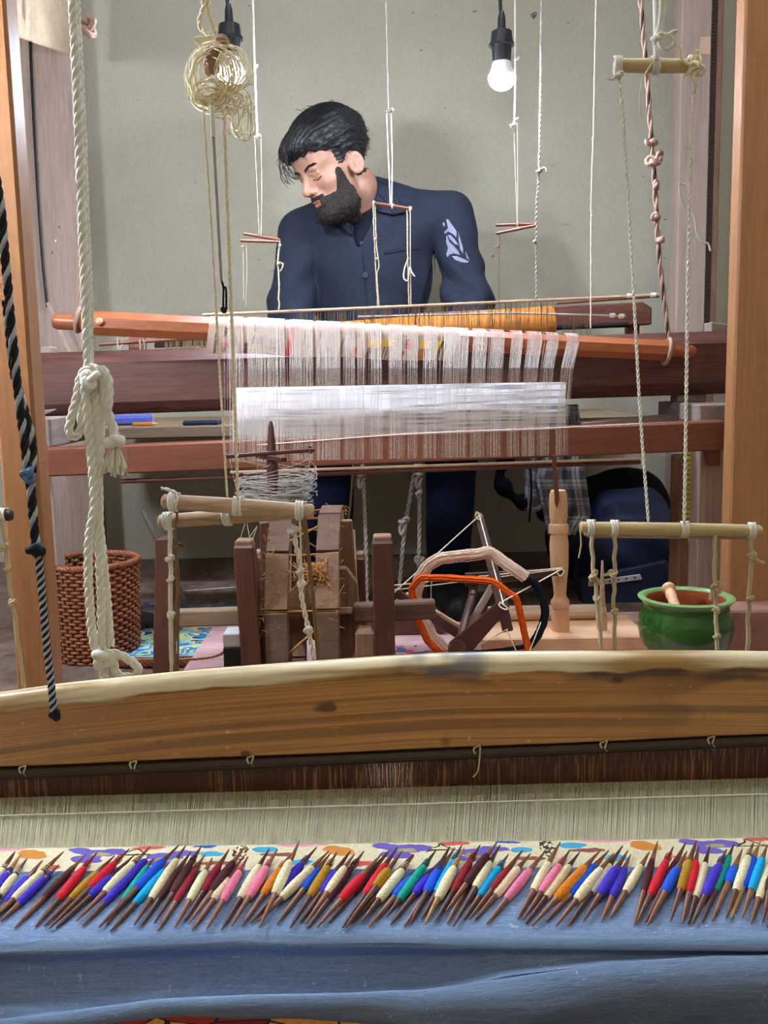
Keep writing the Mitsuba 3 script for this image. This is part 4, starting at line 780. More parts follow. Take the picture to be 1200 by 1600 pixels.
# jacket
SH = [V(474, 366, 2.46), V(703, 336, 2.46)]; EL = [V(456, 480, 2.42), V(732, 468, 2.42)]
NB = V(548, 322, 2.49); CH = V(580, 420, 2.47); WA = V(582, 560, 2.47)
def jacket_sdf(P):
    d = ell(P, CH + [-.004, 0, .01], (.160, .110, .205)); d = smin(d, ell(P, WA, (.134, .112, .20)), .05)
    d = smin(d, cap(P, V(486, 368, 2.48), V(692, 345, 2.47), .060), .05)
    d = smin(d, cap(P, NB + [.035, 0, -.015], V(690, 338, 2.47), .066, .058), .04); d = smin(d, cap(P, NB + [-.02, 0, -.03], V(462, 364, 2.47), .054, .044), .04)
    for s, (sh_, el_, wr) in enumerate(zip(SH, EL, (WL, WR))):
        arm = smin(cap(P, sh_, el_, .060, .056), cap(P, el_, wr + [0, .03, 0], .056, .036), .03)
        q = P - el_; wv = np.sin(P[..., 2] * 70 + P[..., 0] * (55 if s else -45) + 5 * meshkit.noise(P * 9)) * np.exp(-np.sum((q / .10) ** 2, -1)); arm = arm + .009 * wv
        d = smin(d, arm, .007)
    d = d + .013 * (meshkit.fbm(P * [9, 9, 5], 3) - .5) + .006 * np.abs(np.sin(P[..., 0] * 26 - P[..., 2] * 17 + 5 * meshkit.noise(P * 6))) ** 3 * np.exp(-((P[..., 2] - .78) / .16) ** 2) + .004 * np.sin(P[..., 0] * 40 + P[..., 2] * 22 + 6 * meshkit.noise(P * 7)) * np.exp(-((P[..., 2] - .66) / .1) ** 2)
    nk = cap(P, NKA + [-.004, -.03, .03], NKB + [-.008, -.03, .022], .052, .054); d = smax(d, -nk, .012)
    opn = V(560, 350, 2.38); vv = smax(smax(P[..., 1] - 2.40, np.abs(P[..., 0] - opn[0] - .004 - (P[..., 2] - opn[2]) * .10) - .006 - .45 * (P[..., 2] - opn[2] + .045), .004), 0 * d - 1, .001)
    return smax(d, -vv, .006)
jk = nets(jacket_sdf, (-.42, 2.08, .40), (.40, 2.64, 1.02), .0058)
trimesh.smoothing.filter_taubin(jk, iterations=3); jk.fix_normals(); jck = obj('jacket', jk, 'jacket', person, True)
def onjacket(px, py, off=0.0):
    """Points on the jacket under the photo pixels (arrays or numbers), found once by walking along the lines of sight."""
    px, py = np.atleast_1d(np.asarray(px, float)), np.atleast_1d(np.asarray(py, float))
    d = FWD + RIGHT * ((px - 600) / F)[:, None] - UP * ((py - 800) / F)[:, None]; d /= np.linalg.norm(d, axis=1, keepdims=True); p = EYE + d * (2.2 / d[:, 1:2])
    for _ in range(22): p = p + d * jacket_sdf(p)[:, None] * .85
    p = p - d * off; return p if len(p) > 1 else p[0]
# undershirt, collar, placket, pocket, buttons, embroidery
us = nets(lambda P: smax(ell(P, CH + [-.01, .010, .05], (.075, .098, .160)), -cap(P, NKA + [0, 0, .03], NKB + [0, 0, .02], .056), .01), (-.2, 2.33, .62), (.15, 2.60, 1.06), .006)
obj('undershirt', us, 'undershirt', person, True)
def strip(pts, w, off, parent, m_, th=.003):
    p = onjacket(*np.array(pts, float).T, off); p = spline(p, 4); t = np.gradient(p, axis=0); t /= np.linalg.norm(t, axis=1, keepdims=True); s = np.cross(t, [0, -1, 0]); s /= np.linalg.norm(s, axis=1, keepdims=True)
    gv = np.stack([p - s * w / 2, p, p + s * w / 2], 1); gv[:, 1, 1] -= .0008; return obj(m_[0], thick(gv, np.array([0, th, 0])), m_[1], parent, True)
def decal(poly, off, th=.003, step=2.0):
    """Solid appliqué lying on the jacket: outline in photo pixels, every point dropped on the cloth."""
    from shapely.geometry import Polygon
    v, f = trimesh.creation.triangulate_polygon(Polygon(poly), engine='earcut'); m_ = trimesh.Trimesh(np.c_[v, np.zeros(len(v))], f); m_ = m_.subdivide_to_size(step * 3)
    x_, y_ = m_.vertices[:, 0].copy(), m_.vertices[:, 1].copy(); cx_, cy_ = np.mean(poly, axis=0)
    for _ in range(8):       # points past the edge of the sleeve are drawn in onto it
        P = onjacket(x_, y_, off); miss = jacket_sdf(P) > .012; x_[miss] += (cx_ - 6 - x_[miss]) * .2; y_[miss] += (cy_ - y_[miss]) * .2
    P[miss] = P[~miss].mean(0) if (~miss).any() else CH; e = m_.edges_sorted; u_, cnt = np.unique(e, axis=0, return_counts=True); be_ = {tuple(x) for x in u_[cnt == 1]}
    k_ = len(P); side = [[a, b, b + k_] for a, b in m_.edges if tuple(sorted((a, b))) in be_] + [[a, b + k_, a + k_] for a, b in m_.edges if tuple(sorted((a, b))) in be_]
    t_ = trimesh.Trimesh(np.vstack([P, P + [0, th, 0]]), np.vstack([m_.faces, m_.faces[:, ::-1] + k_, side]), process=False); t_.fix_normals(); return t_
strip([(566, 395), (569, 420), (571, 450), (574, 476)], .003, .0015, jck, ('front_edge', 'jacket_edge'))
for x, y in ((571, 430), (565, 380)):
    p = onjacket(x, y, .001); obj('button', lathe([(0, .0005), (.05, .0072 if y > 400 else .004), (.6, .0078 if y > 400 else .004), (1, .007 if y > 400 else .004)], p + [0, -.004, 0], p + [0, .002, 0], 16), 'button', jck)
mat('button', c(40, 44, 60), 0.3, 0.6)
obj('collar', cat(decal([(582, 262), (592, 275), (606, 290), (624, 312), (634, 332), (616, 336), (588, 330), (582, 318), (590, 300), (586, 282)], .010, .012)), 'jacket', jck, True)
obj('collar', cat(decal([(490, 340), (498, 328), (512, 330), (530, 336), (548, 346), (556, 364), (548, 368), (530, 352), (505, 350), (494, 348)], .008, .010)), 'jacket', jck, True)
strip([(600, 395), (618, 392), (638, 388), (655, 388)], .008, .0022, jck, ('pocket', 'jacket_edge'))
em = [[(697, 343), (700, 342), (707, 352), (714, 362), (713, 371), (708, 366), (700, 362), (695, 366), (694, 362), (700, 357)], [(699, 367), (704, 367), (712, 376), (717, 383), (711, 382), (703, 374)], [(697, 368), (699, 370), (702, 378), (709, 384), (716, 392), (719, 399), (709, 396), (702, 398), (699, 402), (697, 397), (700, 388), (697, 378)],
      [(706, 400), (713, 400), (726, 405), (733, 409), (730, 411), (720, 410), (711, 406)], [(716, 363), (719, 372), (724, 388), (724, 397), (719, 390), (717, 378)], [(691, 349), (694, 347), (696, 352), (693, 355)], [(727, 392), (731, 400), (734, 407), (729, 403)]]
for e_ in em: obj('embroidered_leaf', decal(e_, .0015, .0035), 'embroidery', jck, True)
# trousers and shoes
HP = V(585, 660, 2.47); KN = [V(512, 676, 2.08), V(706, 676, 2.10)]; AN = [V(516, 905, 2.14), V(700, 905, 2.16)]
def trouser_sdf(P):
    d = ell(P, HP + [0, 0, .02], (.165, .12, .10))
    for s in (0, 1):
        h_ = HP + [(-.08, .08)[s], 0, 0]; leg = smin(cap(P, h_, KN[s], .078, .062), cap(P, KN[s], AN[s], .060, .047), .03); d = smin(d, leg, .03)
    return d + .006 * (meshkit.fbm(P * [10, 10, 6], 3) - .5)
tr = nets(trouser_sdf, (-.30, 1.98, .04), (.30, 2.62, .60), .007); tr.fix_normals(); obj('trousers', tr, 'trousers', person, True)
for s in (0, 1):
    a_ = AN[s].copy(); toe = a_ + [(-.02, 0.01)[s], -.15, 0]; toe[2] = .032; heel = a_ + [0, .03, 0]; heel[2] = .035
    sm = nets(lambda P: np.maximum(smin(cap(P, heel, toe, .040, .034), cap(P, heel + [0, -.01, .01], a_ + [0, 0, .01], .042, .046), .03), .002 - P[..., 2]), np.minimum(toe, heel) - [.06, .05, .04], np.maximum(a_, heel) + [.07, .07, .08], .006)
    sm.fix_normals(); obj('shoe', sm, 'shoe', person, True)

# ------------------------------------------------------------------ the floor behind the beater
mat('pink_mat', lambda p, n, uv: mix(c(176, 136, 138), c(206, 170, 170), fbm(p[0] * 30, p[1] * 90, 0, 3)), 0.85, 0.15)
ma = Zp(345, 968, 0.014)
single('floor_mat', box((ma[0] - .01, 1.26, 0), (1.05, ma[1], 0.014), .004), 'pink_mat', 'dusty pink floor board under the spinning wheel and the green pot', 'mat')
def print_col(p, n, uv):
    a = fbm(p[0] * 60, p[1] * 60, 0, 3); b = noise(p[0] * 90 + 5, p[1] * 70); col = mix(c(206, 158, 164), c(214, 180, 178), a)
    col = mix(col, c(90, 110, 170), smoothstep(.60, .64, b)); return mix(col, c(196, 92, 112), smoothstep(.62, .66, noise(p[0] * 70, p[1] * 80 + 9)))
mat('print_cloth', print_col, 0.9, 0.1)
q0, q1 = Zp(612, 1011, .0145), Zp(735, 1011, .0145); single('printed_cloth', box((q0[0], q0[1] - .35, .0142), (q1[0], q0[1], .017), .001), 'print_cloth', 'pink and blue printed cloth lying on the floor board between wheel and swift', 'cloth')
def paisley(p, n, uv):
    x, y = uv.x, uv.y; w = 6 * fbm(x * 22, y * 22, 1, 3); s = dr.sin(y * 210 + x * 60 + w * 6); a = fbm(x * 30 + 4, y * 40, 2, 2)
    col = mix(c(36, 52, 112), c(44, 116, 168), smoothstep(.42, .52, a)); col = mix(col, c(126, 178, 178), smoothstep(.56, .60, noise(x * 60, y * 90)))
    col = mix(col, c(196, 172, 96), smoothstep(.35, .6, s)); d = dr.maximum(dr.abs(x) / .118, dr.abs(y) / .150)
    r_ = dr.power(dr.power(dr.abs(x) / .118, 5) + dr.power(dr.abs(y) / .150, 5), .2)
    col = mix(col, c(48, 40, 76), smoothstep(.80, .82, r_)); col = mix(col, c(180, 142, 70), smoothstep(.855, .865, r_)); return mix(col, c(92, 48, 34), smoothstep(.89, .91, r_))
mat('paisley', paisley, 0.95, 0.1, lambda p, n, uv: noise(uv.x * 500, uv.y * 500), 0.002)
cx, cy = Zp(272, 1008, .01)[:2]; th = np.linspace(0, 2 * np.pi, 60, endpoint=False); gv, guv = [], []
for s in np.linspace(0.02, 1, 16):
    px_, py_ = .118 * s * np.sign(np.cos(th)) * np.abs(np.cos(th)) ** .45, .150 * s * np.sign(np.sin(th)) * np.abs(np.sin(th)) ** .45
    gv.append(np.stack([cx + px_, cy + .03 + py_, np.full(60, .012 if s < .99 else .006) + .002 * meshkit.noise(np.stack([px_ * 60, py_ * 60, 0 * px_], -1))], 1)); guv.append(np.stack([px_, py_], 1))
ru = thing('paisley_rug', 'small blue and gold paisley rug with a brown braided rim beside the wicker basket', 'rug')
obj('pile', grid(np.array(gv), wrap=True), 'paisley', ru, True, uv=np.vstack(guv))
mat('rug_rim', c(104, 58, 40), 0.95, 0.1)
obj('braided_rim', rope(np.vstack([gv[-1], gv[-1][:1]]) + [0, 0, .002], .0075, .03, 3, 6), 'rug_rim', ru)
obj('base', cat(grid(np.array([gv[-1] * [1, 1, 0] + [0, 0, .001], gv[-1] * [1, 1, 0] + [0, 0, .007]]), wrap=True)), 'rug_rim', ru)
mat('fur', c(66, 54, 50), 0.95, 0.1); rg = np.random.default_rng(21); b_ = Zp(222, 985, .02); b_[1] = 2.0; b_[0] = V(226, 980, 2.02)[0]; fu = []
for i in range(160):
    a = rg.uniform(0, 6.28); r = rg.uniform(.0, .034); p = b_ + [r * math.cos(a), r * math.sin(a) * .6, 0]; p[2] = .035 - .5 * r; d = np.array([math.cos(a), math.sin(a), -.5]) * .016; fu.append(tube(spline([p, p + d * .6 + [0, 0, .006], p + d]), .0012, 4))
k = single('wool_tuft', hull(trimesh.creation.icosphere(2).vertices * [.034, .024, .022] + [b_[0], b_[1], .022], .001), 'fur', 'dark brown tuft of raw wool on the floor behind the basket', 'wool'); obj('fibres', cat(fu), 'fur', k, False, kind='stuff')
single('blue_rug', box((-.62, 2.10, 0), (-.2, 2.24, .010), .003), 'paisley_far', 'blue-grey rug strip lying on the floor behind the paisley rug', 'rug')
mat('paisley_far', lambda p, n, uv: mix(c(58, 66, 92), c(116, 118, 130), noise(p[0] * 90, p[1] * 50)), 0.95, 0.1)

# wicker basket: stakes with woven rows
ba = thing('wicker_basket', 'round brown wicker basket standing on the floor at left', 'basket')
mat('wicker', lambda p, n, uv: mix(c(92, 46, 28), c(164, 98, 62), noise(p[0] * 190, p[1] * 190, p[2] * 150) * .6 + .4 * noise(p[2] * 20, p[0] * 14)), 0.45, 0.5)
mat('wicker_dark', c(70, 36, 24), 0.7, 0.2)
bb = Zp(150, 1039, 0); bc = np.array([V(149, 1039, 1.80)[0], 1.80 + .0, 0]); bc[1] = Zp(150, 1040, 0)[1] + .075; bc[0] = V(150, 960, bc[1])[0]
bh = V(146, 876, bc[1])[2]; r0_, r1_ = .077, V(214, 876, bc[1])[0] - V(146, 876, bc[1])[0]
NS = 44; th = np.linspace(0, 2 * np.pi, NS * 4, endpoint=False); st, rowsm = [], []
for k_ in range(NS): a = k_ / NS * 2 * np.pi; st.append(tube(np.array([[bc[0] + (r0_ + (r1_ - r0_) * t) * math.cos(a), bc[1] + (r0_ + (r1_ - r0_) * t) * math.sin(a), .002 + bh * t] for t in (0, .5, 1)]), .0017, 5))
nr = 27
for i in range(nr):
    z = .004 + (bh - .008) * i / (nr - 1); r = r0_ + (r1_ - r0_) * z / bh; w = .0026 * np.cos(th * NS / 2 + (i % 2) * np.pi)
    rowsm.append(np.stack([bc[0] + (r + w) * np.cos(th), bc[1] + (r + w) * np.sin(th), z + .0008 * np.sin(th * 5 + i)], 1))
obj('stakes', cat(st), 'wicker_dark', ba, True, kind='stuff')
for i, q in enumerate(rowsm): obj('woven_row', tube(q, .0033, 6, closed=True, flat=.8), 'wicker', ba, True)
obj('rim', cat(rope(np.stack([bc[0] + (r1_ + .001) * np.cos(np.r_[th, 0]), bc[1] + (r1_ + .001) * np.sin(np.r_[th, 0]), np.full(len(th) + 1, bh)], 1), .0062, .022, 3, 6)), 'wicker', ba, True)
obj('bottom', lathe([(0, .070), (1, .070)], (bc[0], bc[1], .0005), (bc[0], bc[1], .004), 24), 'wicker_dark', ba)

# spinning wheel seen end-on: two rims of boards round an axle, posts, axle bars
sw = thing('spinning_wheel', 'old wooden spinning wheel with two plank rims tied by twine, seen end-on', 'spinning wheel')
AX = V(484, 958, 1.47); RAD = V(484, 792, 1.47)[2] - AX[2]
for xs_, nm, wpx in ((435, 'rim', 29), (513, 'rim', 29)):
    cx_ = V(xs_, 920, 1.35)[0]; w = .030
    for k_ in range(12):
        a0, a1 = (k_ + .04) * math.pi / 6 + .26, (k_ + .96) * math.pi / 6 + .26; pts = []
        for a in (a0, a1):
            for r in (RAD, RAD - .024):
                for s in (-1, 1): pts.append([cx_ + s * w / 2, AX[1] - r * math.cos(a), max(.0155, AX[2] + r * math.sin(a))])
        if max(p_[2] for p_ in pts) > .03: obj('rim_board', hull(pts, .0015), 'old_end' if k_ % 3 else 'old_plank', sw)
    for k_ in range(6):
        a = k_ * math.pi / 3 + .26; e = np.array([cx_ + (.017 if xs_ > 480 else -.017), AX[1] - (RAD - .012) * math.cos(a), max(.03, AX[2] + (RAD - .012) * math.sin(a))])
        obj('spoke', bar([e[0], AX[1], AX[2]], e, .010, .044, .002, up=(1, 0, 0), h2=.034), 'old_plank', sw)
xa, xb = V(435, 920, 1.35)[0], V(513, 920, 1.35)[0]; rg = np.random.default_rng(4); tw = []
for k_ in range(24):
    a = (k_ % 12) * math.pi / 6 + .26; a2 = a + math.pi / 6 * (1 if k_ < 12 else 0)
    p = [np.array([x, AX[1] - (RAD - .002) * math.cos(q), AX[2] + (RAD - .002) * math.sin(q)]) for x, q in ((xa - .016, a), ((xa + xb) / 2, (a + a2) / 2), (xb + .016, a2))]; p[1][1:] = AX[1:] + (p[1][1:] - AX[1:]) * .97
    if min(v_[2] for v_ in p) > .02: tw.append(cordmesh(p, .0016, .003, k_))
obj('twine_lacing', cat(tw), 'hemp', sw, True, kind='stuff'); mat('hemp', c(176, 130, 78), 0.9, 0.1)
fz = []
for i in range(240):
    a = rg.uniform(.1, 2.6); x = xa - .018 if i % 2 else rg.choice([xb + .018, xa, xb]); p = np.array([x + rg.normal(0, .003), AX[1] - RAD * math.cos(a) + 0, AX[2] + RAD * math.sin(a)]); d = rg.normal(0, .006, 3); fz.append(tube(np.array([p, p + d * .6, p + d + [0, 0, -.002]]), .0005, 3))
obj('frayed_fibres', cat(fz), 'hemp', sw, False, kind='stuff')
obj('hub', lathe([(0, .032), (.15, .040), (.5, .043), (.85, .040), (1, .032)], (xa, AX[1], AX[2]), (xb, AX[1], AX[2]), 20), 'brown_v', sw)
wad = []
for i in range(120):
    p = V(rg.normal(484, 12), rg.normal(897, 7), 1.33); d = rg.normal(0, .009, 3); wad.append(tube(spline([p - d, p + rg.normal(0, .004, 3), p + d]), .0007, 3))
obj('fibre_wad', cat(wad), 'hemp', sw, False, kind='stuff')
def upright(name, x0, x1, ytop, Y, d, m_, lean=0.0, slope=0.0, parent=sw, cap_=True):
    zt_ = V((x0 + x1) / 2, ytop, Y)[2]; xa_, xb_ = V(x0, ytop, Y)[0], V(x1, ytop, Y)[0]; base = .0142 if parent == sw else 0
    pts = [[x + (lean * (zt_ - z)), y, z] for x in (xa_, xb_) for y in (Y, Y + d) for z in (base + .002, zt_ - .006)] + [[x + (.003 if x == xa_ else -.003), y, zt_ - .002] for x in (xa_, xb_) for y in (Y + .004, Y + d - .004)]
    k_ = obj(name, hull(pts, .002), m_, parent)
    if cap_: obj('worn_end', hull([[x, y, z] for x in (xa_ + .002, xb_ - .002) for y in (Y + .003, Y + d - .003) for z in (zt_ - .004, zt_ + .002)], .002), 'old_plank', k_)
upright('post', 366, 393, 850, 1.30, .032, 'dark_v', .03); upright('post', 583, 612, 843, 1.30, .032, 'dark_v', 0.0)
upright('post', 393, 417, 866, 1.55, .03, 'dark_v'); upright('post', 541, 568, 869, 1.55, .03, 'dark_v'); upright('block', 557, 583, 984, 1.31, .03, 'old_plank', cap_=False)
# cheek boards with clipped corners
def cheek(poly, Y, d, m_):
    obj('cheek_board', hull(np.vstack([VS(poly, Y), VS(poly, Y) + [0, d, 0]]), .002), m_, sw)
cheek([(402, 912), (412, 899), (424, 899), (430, 985), (430, 1048), (405, 1050), (401, 980)], 1.36, .02, 'old_end'); cheek([(529, 891), (540, 890), (556, 912), (561, 985), (550, 1024), (538, 1026), (533, 990)], 1.37, .02, 'old_plank')
obj('axle_bar', bar(V(255, 966, 1.46), V(420, 961, 1.44), .024, .026, .003), 'bench_wood', sw)
obj('axle_bar', bar(V(556, 957, 1.345), V(677, 951, 1.345), .026, .026, .003), 'old_end', sw)
obj('foot_beam', box((V(366, 1000, 1.3)[0] - .01, 1.30, .0142), (V(612, 1000, 1.3)[0] + .01, 1.335, .036), .003), 'dark_v', sw)
lg = V(252, 845, 1.27); obj('leg', hull([lg + o for o in ([-.006, 0, 0], [.010, 0, 0], [-.006, .03, 0], [.010, .03, 0])] + [V(240, 1060, 1.24) + o for o in ([-.004, 0, -.07], [.020, 0, -.07], [-.004, .03, -.07], [.020, .03, -.07])], .002), 'dark_v', sw)
obj('leg_end', lathe([(0, .008), (1, .0075)], V(246, 1060, 1.25) + [0.004, .012, -.066], V(246, 1060, 1.25)[:2].tolist() + [0.001], 8), 'dark_v', sw)
obj('driving_cord', tube(VS([(291, 923, 1.9), (372, 917, 1.5)]), .0006, 5), 'twine', sw)
k = thing('spool_box', 'small white and dark box beside the spinning wheel post', 'box'); q = V(359, 1005, 1.36)
obj('body', box((q[0] - .010, 1.36, .0142), (q[0] + .018, 1.40, V(359, 1012, 1.36)[2]), .001), 'black_plastic', k); obj('lid', box((q[0] - .010, 1.36, V(359, 1012, 1.36)[2]), (q[0] + .018, 1.40, V(359, 990, 1.36)[2]), .002), 'white_plastic', k)
# thin dark slanting rod and wall stick at left behind
single('slanting_rod', tube(np.array([V(222, 798, 2.3), V(296, 952, 2.3)]), .0045, 8), 'grey_wood_y', 'thin wooden rod leaning against the back wall beyond the basket', 'rod')

# reel with a spike and grey yarn
rl = thing('yarn_reel', 'dark wooden yarn reel with a pointed spindle and grey yarn behind the spinning wheel', 'reel'); YR = 1.62
sp_ = V(423, 658, YR); obj('spindle', lathe([(0, .0075), (.72, .0075), (.82, .010), (.9, .007), (.98, .0045), (1, .002)], (sp_[0], YR, .0145), sp_, 12), 'swift_wood', rl)
obj('arm', bar(V(354, 713, YR - .03), V(490, 703, YR + .01), .010, .007, .002), 'swift_wood', rl); obj('arm', bar(V(404, 712, YR + .03), V(443, 718, YR - .06), .012, .008, .002), 'swift_wood', rl)
obj('arm_tip', tube(VS([(484, 697, YR + .01), (485, 709, YR + .01)]), .003, 7), 'swift_wood', rl)
obj('foot', lathe([(0, .06), (.8, .06), (1, .05)], (sp_[0], YR, .0142), (sp_[0], YR, .034), 20), 'swift_wood', rl)
rg = np.random.default_rng(6); yn = []
for i in range(150):
    r = rg.uniform(.050, .072); a0 = rg.uniform(0, 6.28); z = V(423, rg.uniform(745, 782), YR)[2]; a = np.linspace(a0, a0 + rg.uniform(1.0, 2.6), 9); yn.append(tube(np.stack([sp_[0] + .006 + r * np.cos(a), YR + r * np.sin(a), z + (a - a0) * rg.normal(0, .008)], 1), .0005, 3))
obj('grey_yarn', cat(yn), 'grey_cord', rl, False, kind='stuff')
for a, b in (((358, 713), (372, 775)), ((404, 714), (398, 770)), ((441, 718), (450, 765)), ((484, 704), (481, 778)), ((360, 716), (440, 735))): obj('arm_cord', tube(np.array([V(*a, YR - .02), V(*b, YR)]), .0006, 5), 'twine', rl)
lz = []
for a, b in (((383, 818), (372, 852)), ((386, 818), (392, 850)), ((402, 822), (392, 850)), ((402, 822), (386, 845))): lz.append(tube(np.array([V(*a, 1.36), V(*b, 1.34)]), .0006, 4))
obj('side_cord', cat(lz), 'twine', sw, kind='stuff')

# swift with two skeins
sf = thing('skein_swift', 'dark wooden swift of crossed arms and cords standing right of the spinning wheel', 'swift'); YA, YB2 = 1.44, 1.60
FH, BH = V(716, 1015, YA), V(742, 915, YB2)
def arm(a, b, w0, w1, th_=.008, m_='swift_wood'):
    a, b = np.asarray(a), np.asarray(b); return obj('arm', bar(a, b, w0, th_, .002, up=(0, 1, 0), w2=w1), m_, sf)
tips = {'top': V(748, 805, YB2), 'right': V(877, 893, YB2), 'left': V(616, 924, YB2 - .03), 'mid': V(786, 946, YA), 'low': V(793, 984, YA + .02)}
arm(FH, tips['mid'], .036, .020); arm(tips['mid'] + [0, .006, 0], tips['low'], .015, .017); arm(tips['top'], V(786, 950, YA + .06), .014, .020); arm(V(728, 906, YB2 - .01), tips['right'], .024, .012)
arm(tips['left'], V(742, 1006, YA + .03), .014, .018); arm(tips['left'] + [.02, .02, -.012], V(748, 1000, YA + .08), .012, .014, m_='pine'); arm(V(771, 913, YB2 - .02), V(731, 982, YA + .09), .012, .012, m_='pale_wood_v')
obj('hub', lathe([(0, .012), (.5, .016), (1, .012)], V(716, 1012, YA - .012), V(716, 1012, YA + .03), 14), 'swift_wood', sf); obj('axle', tube(np.array([FH + [0, .01, -.0], BH]), .007, 8), 'swift_wood', sf)
zf = FH[2] - .012; obj('stand', hull([[FH[0] + o, y, z] for o, z in ((-.012, zf), (.012, zf), (-.06, .017), (.06, .017)) for y in (YA - .01, YA + .04)], .002), 'swift_wood', sf)
cs = [('top', 'left'), ('top', 'mid'), ('left', 'right'), ('right', 'mid'), ('right', 'left')]
for i, (a, b) in enumerate(cs): obj('cord', tube(np.array([tips[a] + [0, -.008, .002 * i], tips[b] + [0, -.008, .003 * i]]), .0011, 6), 'cotton_y', sf)
for p in (((745, 800), (752, 806), (748, 812), (743, 806)), ((872, 888), (881, 892), (876, 900), (871, 895)), ((782, 941), (793, 950), (788, 952), (780, 946))): q = VS(p, YA - .01 if p[0][0] == 782 else YB2 - .012); obj('cord_knot', tube(spline(np.vstack([q, q[:1]])), .0013, 6), 'cotton_y', sf)
for a, b in (((792, 985, YA), (808, 1020, YA)), ((793, 983, YA), (748, 1008, YA + .05)), ((846, 970, 1.5), (828, 1016, 1.45)), ((674, 905, 1.5), (673, 940, 1.5))): obj('cord', tube(np.array([V(*a), V(*b)]), .0009, 5), 'cotton_y', sf)
def skein(pts, w, seed, nstr=26, r=.0010, spread=.004):
    rg = np.random.default_rng(seed); out = []
    base = resample(np.asarray(pts), .006); t, a, b = frames(base); s = np.linspace(0, 1, len(base))
    for i in range(nstr):
        ph, rr = rg.uniform(0, 6.28), math.sqrt(rg.random()) * w; tw_ = rg.normal(0, 1.2)
        p = base + rr * (np.cos(ph + tw_ * s)[:, None] * a + np.sin(ph + tw_ * s)[:, None] * b) + rg.normal(0, .0003, base.shape); out.append(tube(p, r, 5))
    return cat(tube(base, w * .8, 10), out)
mat('skein_white', lambda p, n, uv: mix(c(220, 190, 172), c(244, 226, 212), noise(p[0] * 600, p[1] * 600, p[2] * 600)), 0.85, 0.2); mat('skein_black', c(20, 28, 40), 0.85, 0.2); mat('skein_orange', lambda p, n, uv: mix(c(206, 76, 20), c(240, 112, 40), noise(p[0] * 700, p[1] * 700, p[2] * 700)), 0.85, 0.2)
YS = 1.50; k = thing('yarn_skein', 'thick white and black yarn skein stretched over the swift behind the orange one', 'yarn skein')
obj('white_yarn', skein(VS([(704, 1022, YS), (676, 995, YS), (657, 962, YS), (649, 932, YS), (655, 905, YS), (668, 884, YS), (685, 873, YS), (715, 869, YS + .01), (748, 866, YS + .01), (762, 862, YS + .01), (775, 869, YS + .01), (800, 887, YS), (822, 902, YS)], None), .0092, 1), 'skein_white', k)
obj('black_yarn', skein(spline(VS([(822, 902, YS), (834, 908, YS), (844, 925, YS), (852, 950, YS), (849, 975, YS), (836, 1000, YS), (822, 1012, YS + .01), (790, 1018, YS + .03), (750, 1022, YS + .03), (704, 1022, YS)]), 3), .0072, 2), 'skein_black', k)
YO = 1.46; k = single('yarn_skein', skein(VS([(690, 1022, YO), (668, 1002, YO), (652, 965, YO), (642, 920, YO), (656, 902, YO), (700, 903, YO), (766, 907, YO), (776, 912, YO), (808, 936, YO), (818, 980, YO), (827, 1018, YO), (760, 1030, YO), (690, 1022, YO)], None), .0050, 3), 'skein_orange', 'bright orange yarn skein stretched in a hexagon on the front of the swift', 'yarn skein', 60)
ob = V(770, 905, YO); 

# pale base plank with turned post, spindle, roll; terracotta dish
pb = thing('spindle_stand', 'pale turned wooden post on a pale plank base with a brown leather spike', 'stand'); YP = 1.62
zt_ = V(870, 985, YP)[2]; xl, xr = V(748, 990, YP)[0], V(1003, 990, YP)[0]
obj('plank', box((xl, YP - .045, .0142), (xr, YP + .10, zt_), .003), 'pine', pb)
px_c = lambda y: 874 + (y - 770) * .012
pr_ = [(988, 14), (952, 14), (950, 12), (947, 14.5), (938, 14.5), (934, 11), (928, 9.5), (912, 11), (885, 14), (850, 15), (838, 13.5), (834, 13), (832, 15.5), (820, 15.5), (817, 12.5), (806, 14), (790, 14.5), (772, 13.5), (766, 11.5)]
zz_ = [V(874, y, YP)[2] for y, _ in pr_]; z0_, z1_ = zt_, zz_[-1]; sc_ = V(874 + 1, 880, YP)[0] - V(874, 880, YP)[0]
obj('turned_post', lathe([((z - z0_) / (z1_ - z0_) if i else 0, w * sc_) for i, ((y, w), z) in enumerate(zip(pr_, zz_))], (V(876, 980, YP)[0], YP, z0_), (V(872, 770, YP)[0], YP, z1_), 28), 'pine_v', pb, 50)
mat('leather', c(104, 58, 44), 0.5, 0.4); obj('leather_spike', hull(np.vstack([VS([(863, 712), (868, 712), (873, 780), (870, 792), (868, 786)], YP - .020), VS([(863, 712), (868, 712), (873, 780), (870, 792), (868, 786)], YP - .017)]), .001), 'leather', pb)
p = V(941, 978, YP); obj('spindle_pin', lathe([(0, .009), (.2, .0085), (.25, .006), (.5, .0048), (1, .0018)], (p[0], YP, zt_), V(941, 876, YP), 14), 'stick_wood', pb)
q0, q1 = V(762, 948, YP + .075), V(946, 950, YP + .075); rr_ = .013; zr_ = zt_ + rr_ + .0005
single('cloth_roll', lathe([(0, .004), (.005, rr_), (.5, rr_ * 1.03), (.995, rr_), (1, .004)], (q0[0], YP + .075, zr_), (q1[0], YP + .075, zr_), 20), 'roll_cloth', 'cream cloth roll lying on the pale plank behind the turned post', 'roll'); mat('roll_cloth', lambda p, n, uv: mix(c(196, 170, 146), c(226, 206, 184), noise(p[0] * 14, p[2] * 300)), 0.85, 0.15)
mat('terracotta', c(170, 108, 76), 0.75, 0.2); dz = Zp(800, 1000, .02); dY = 1.50
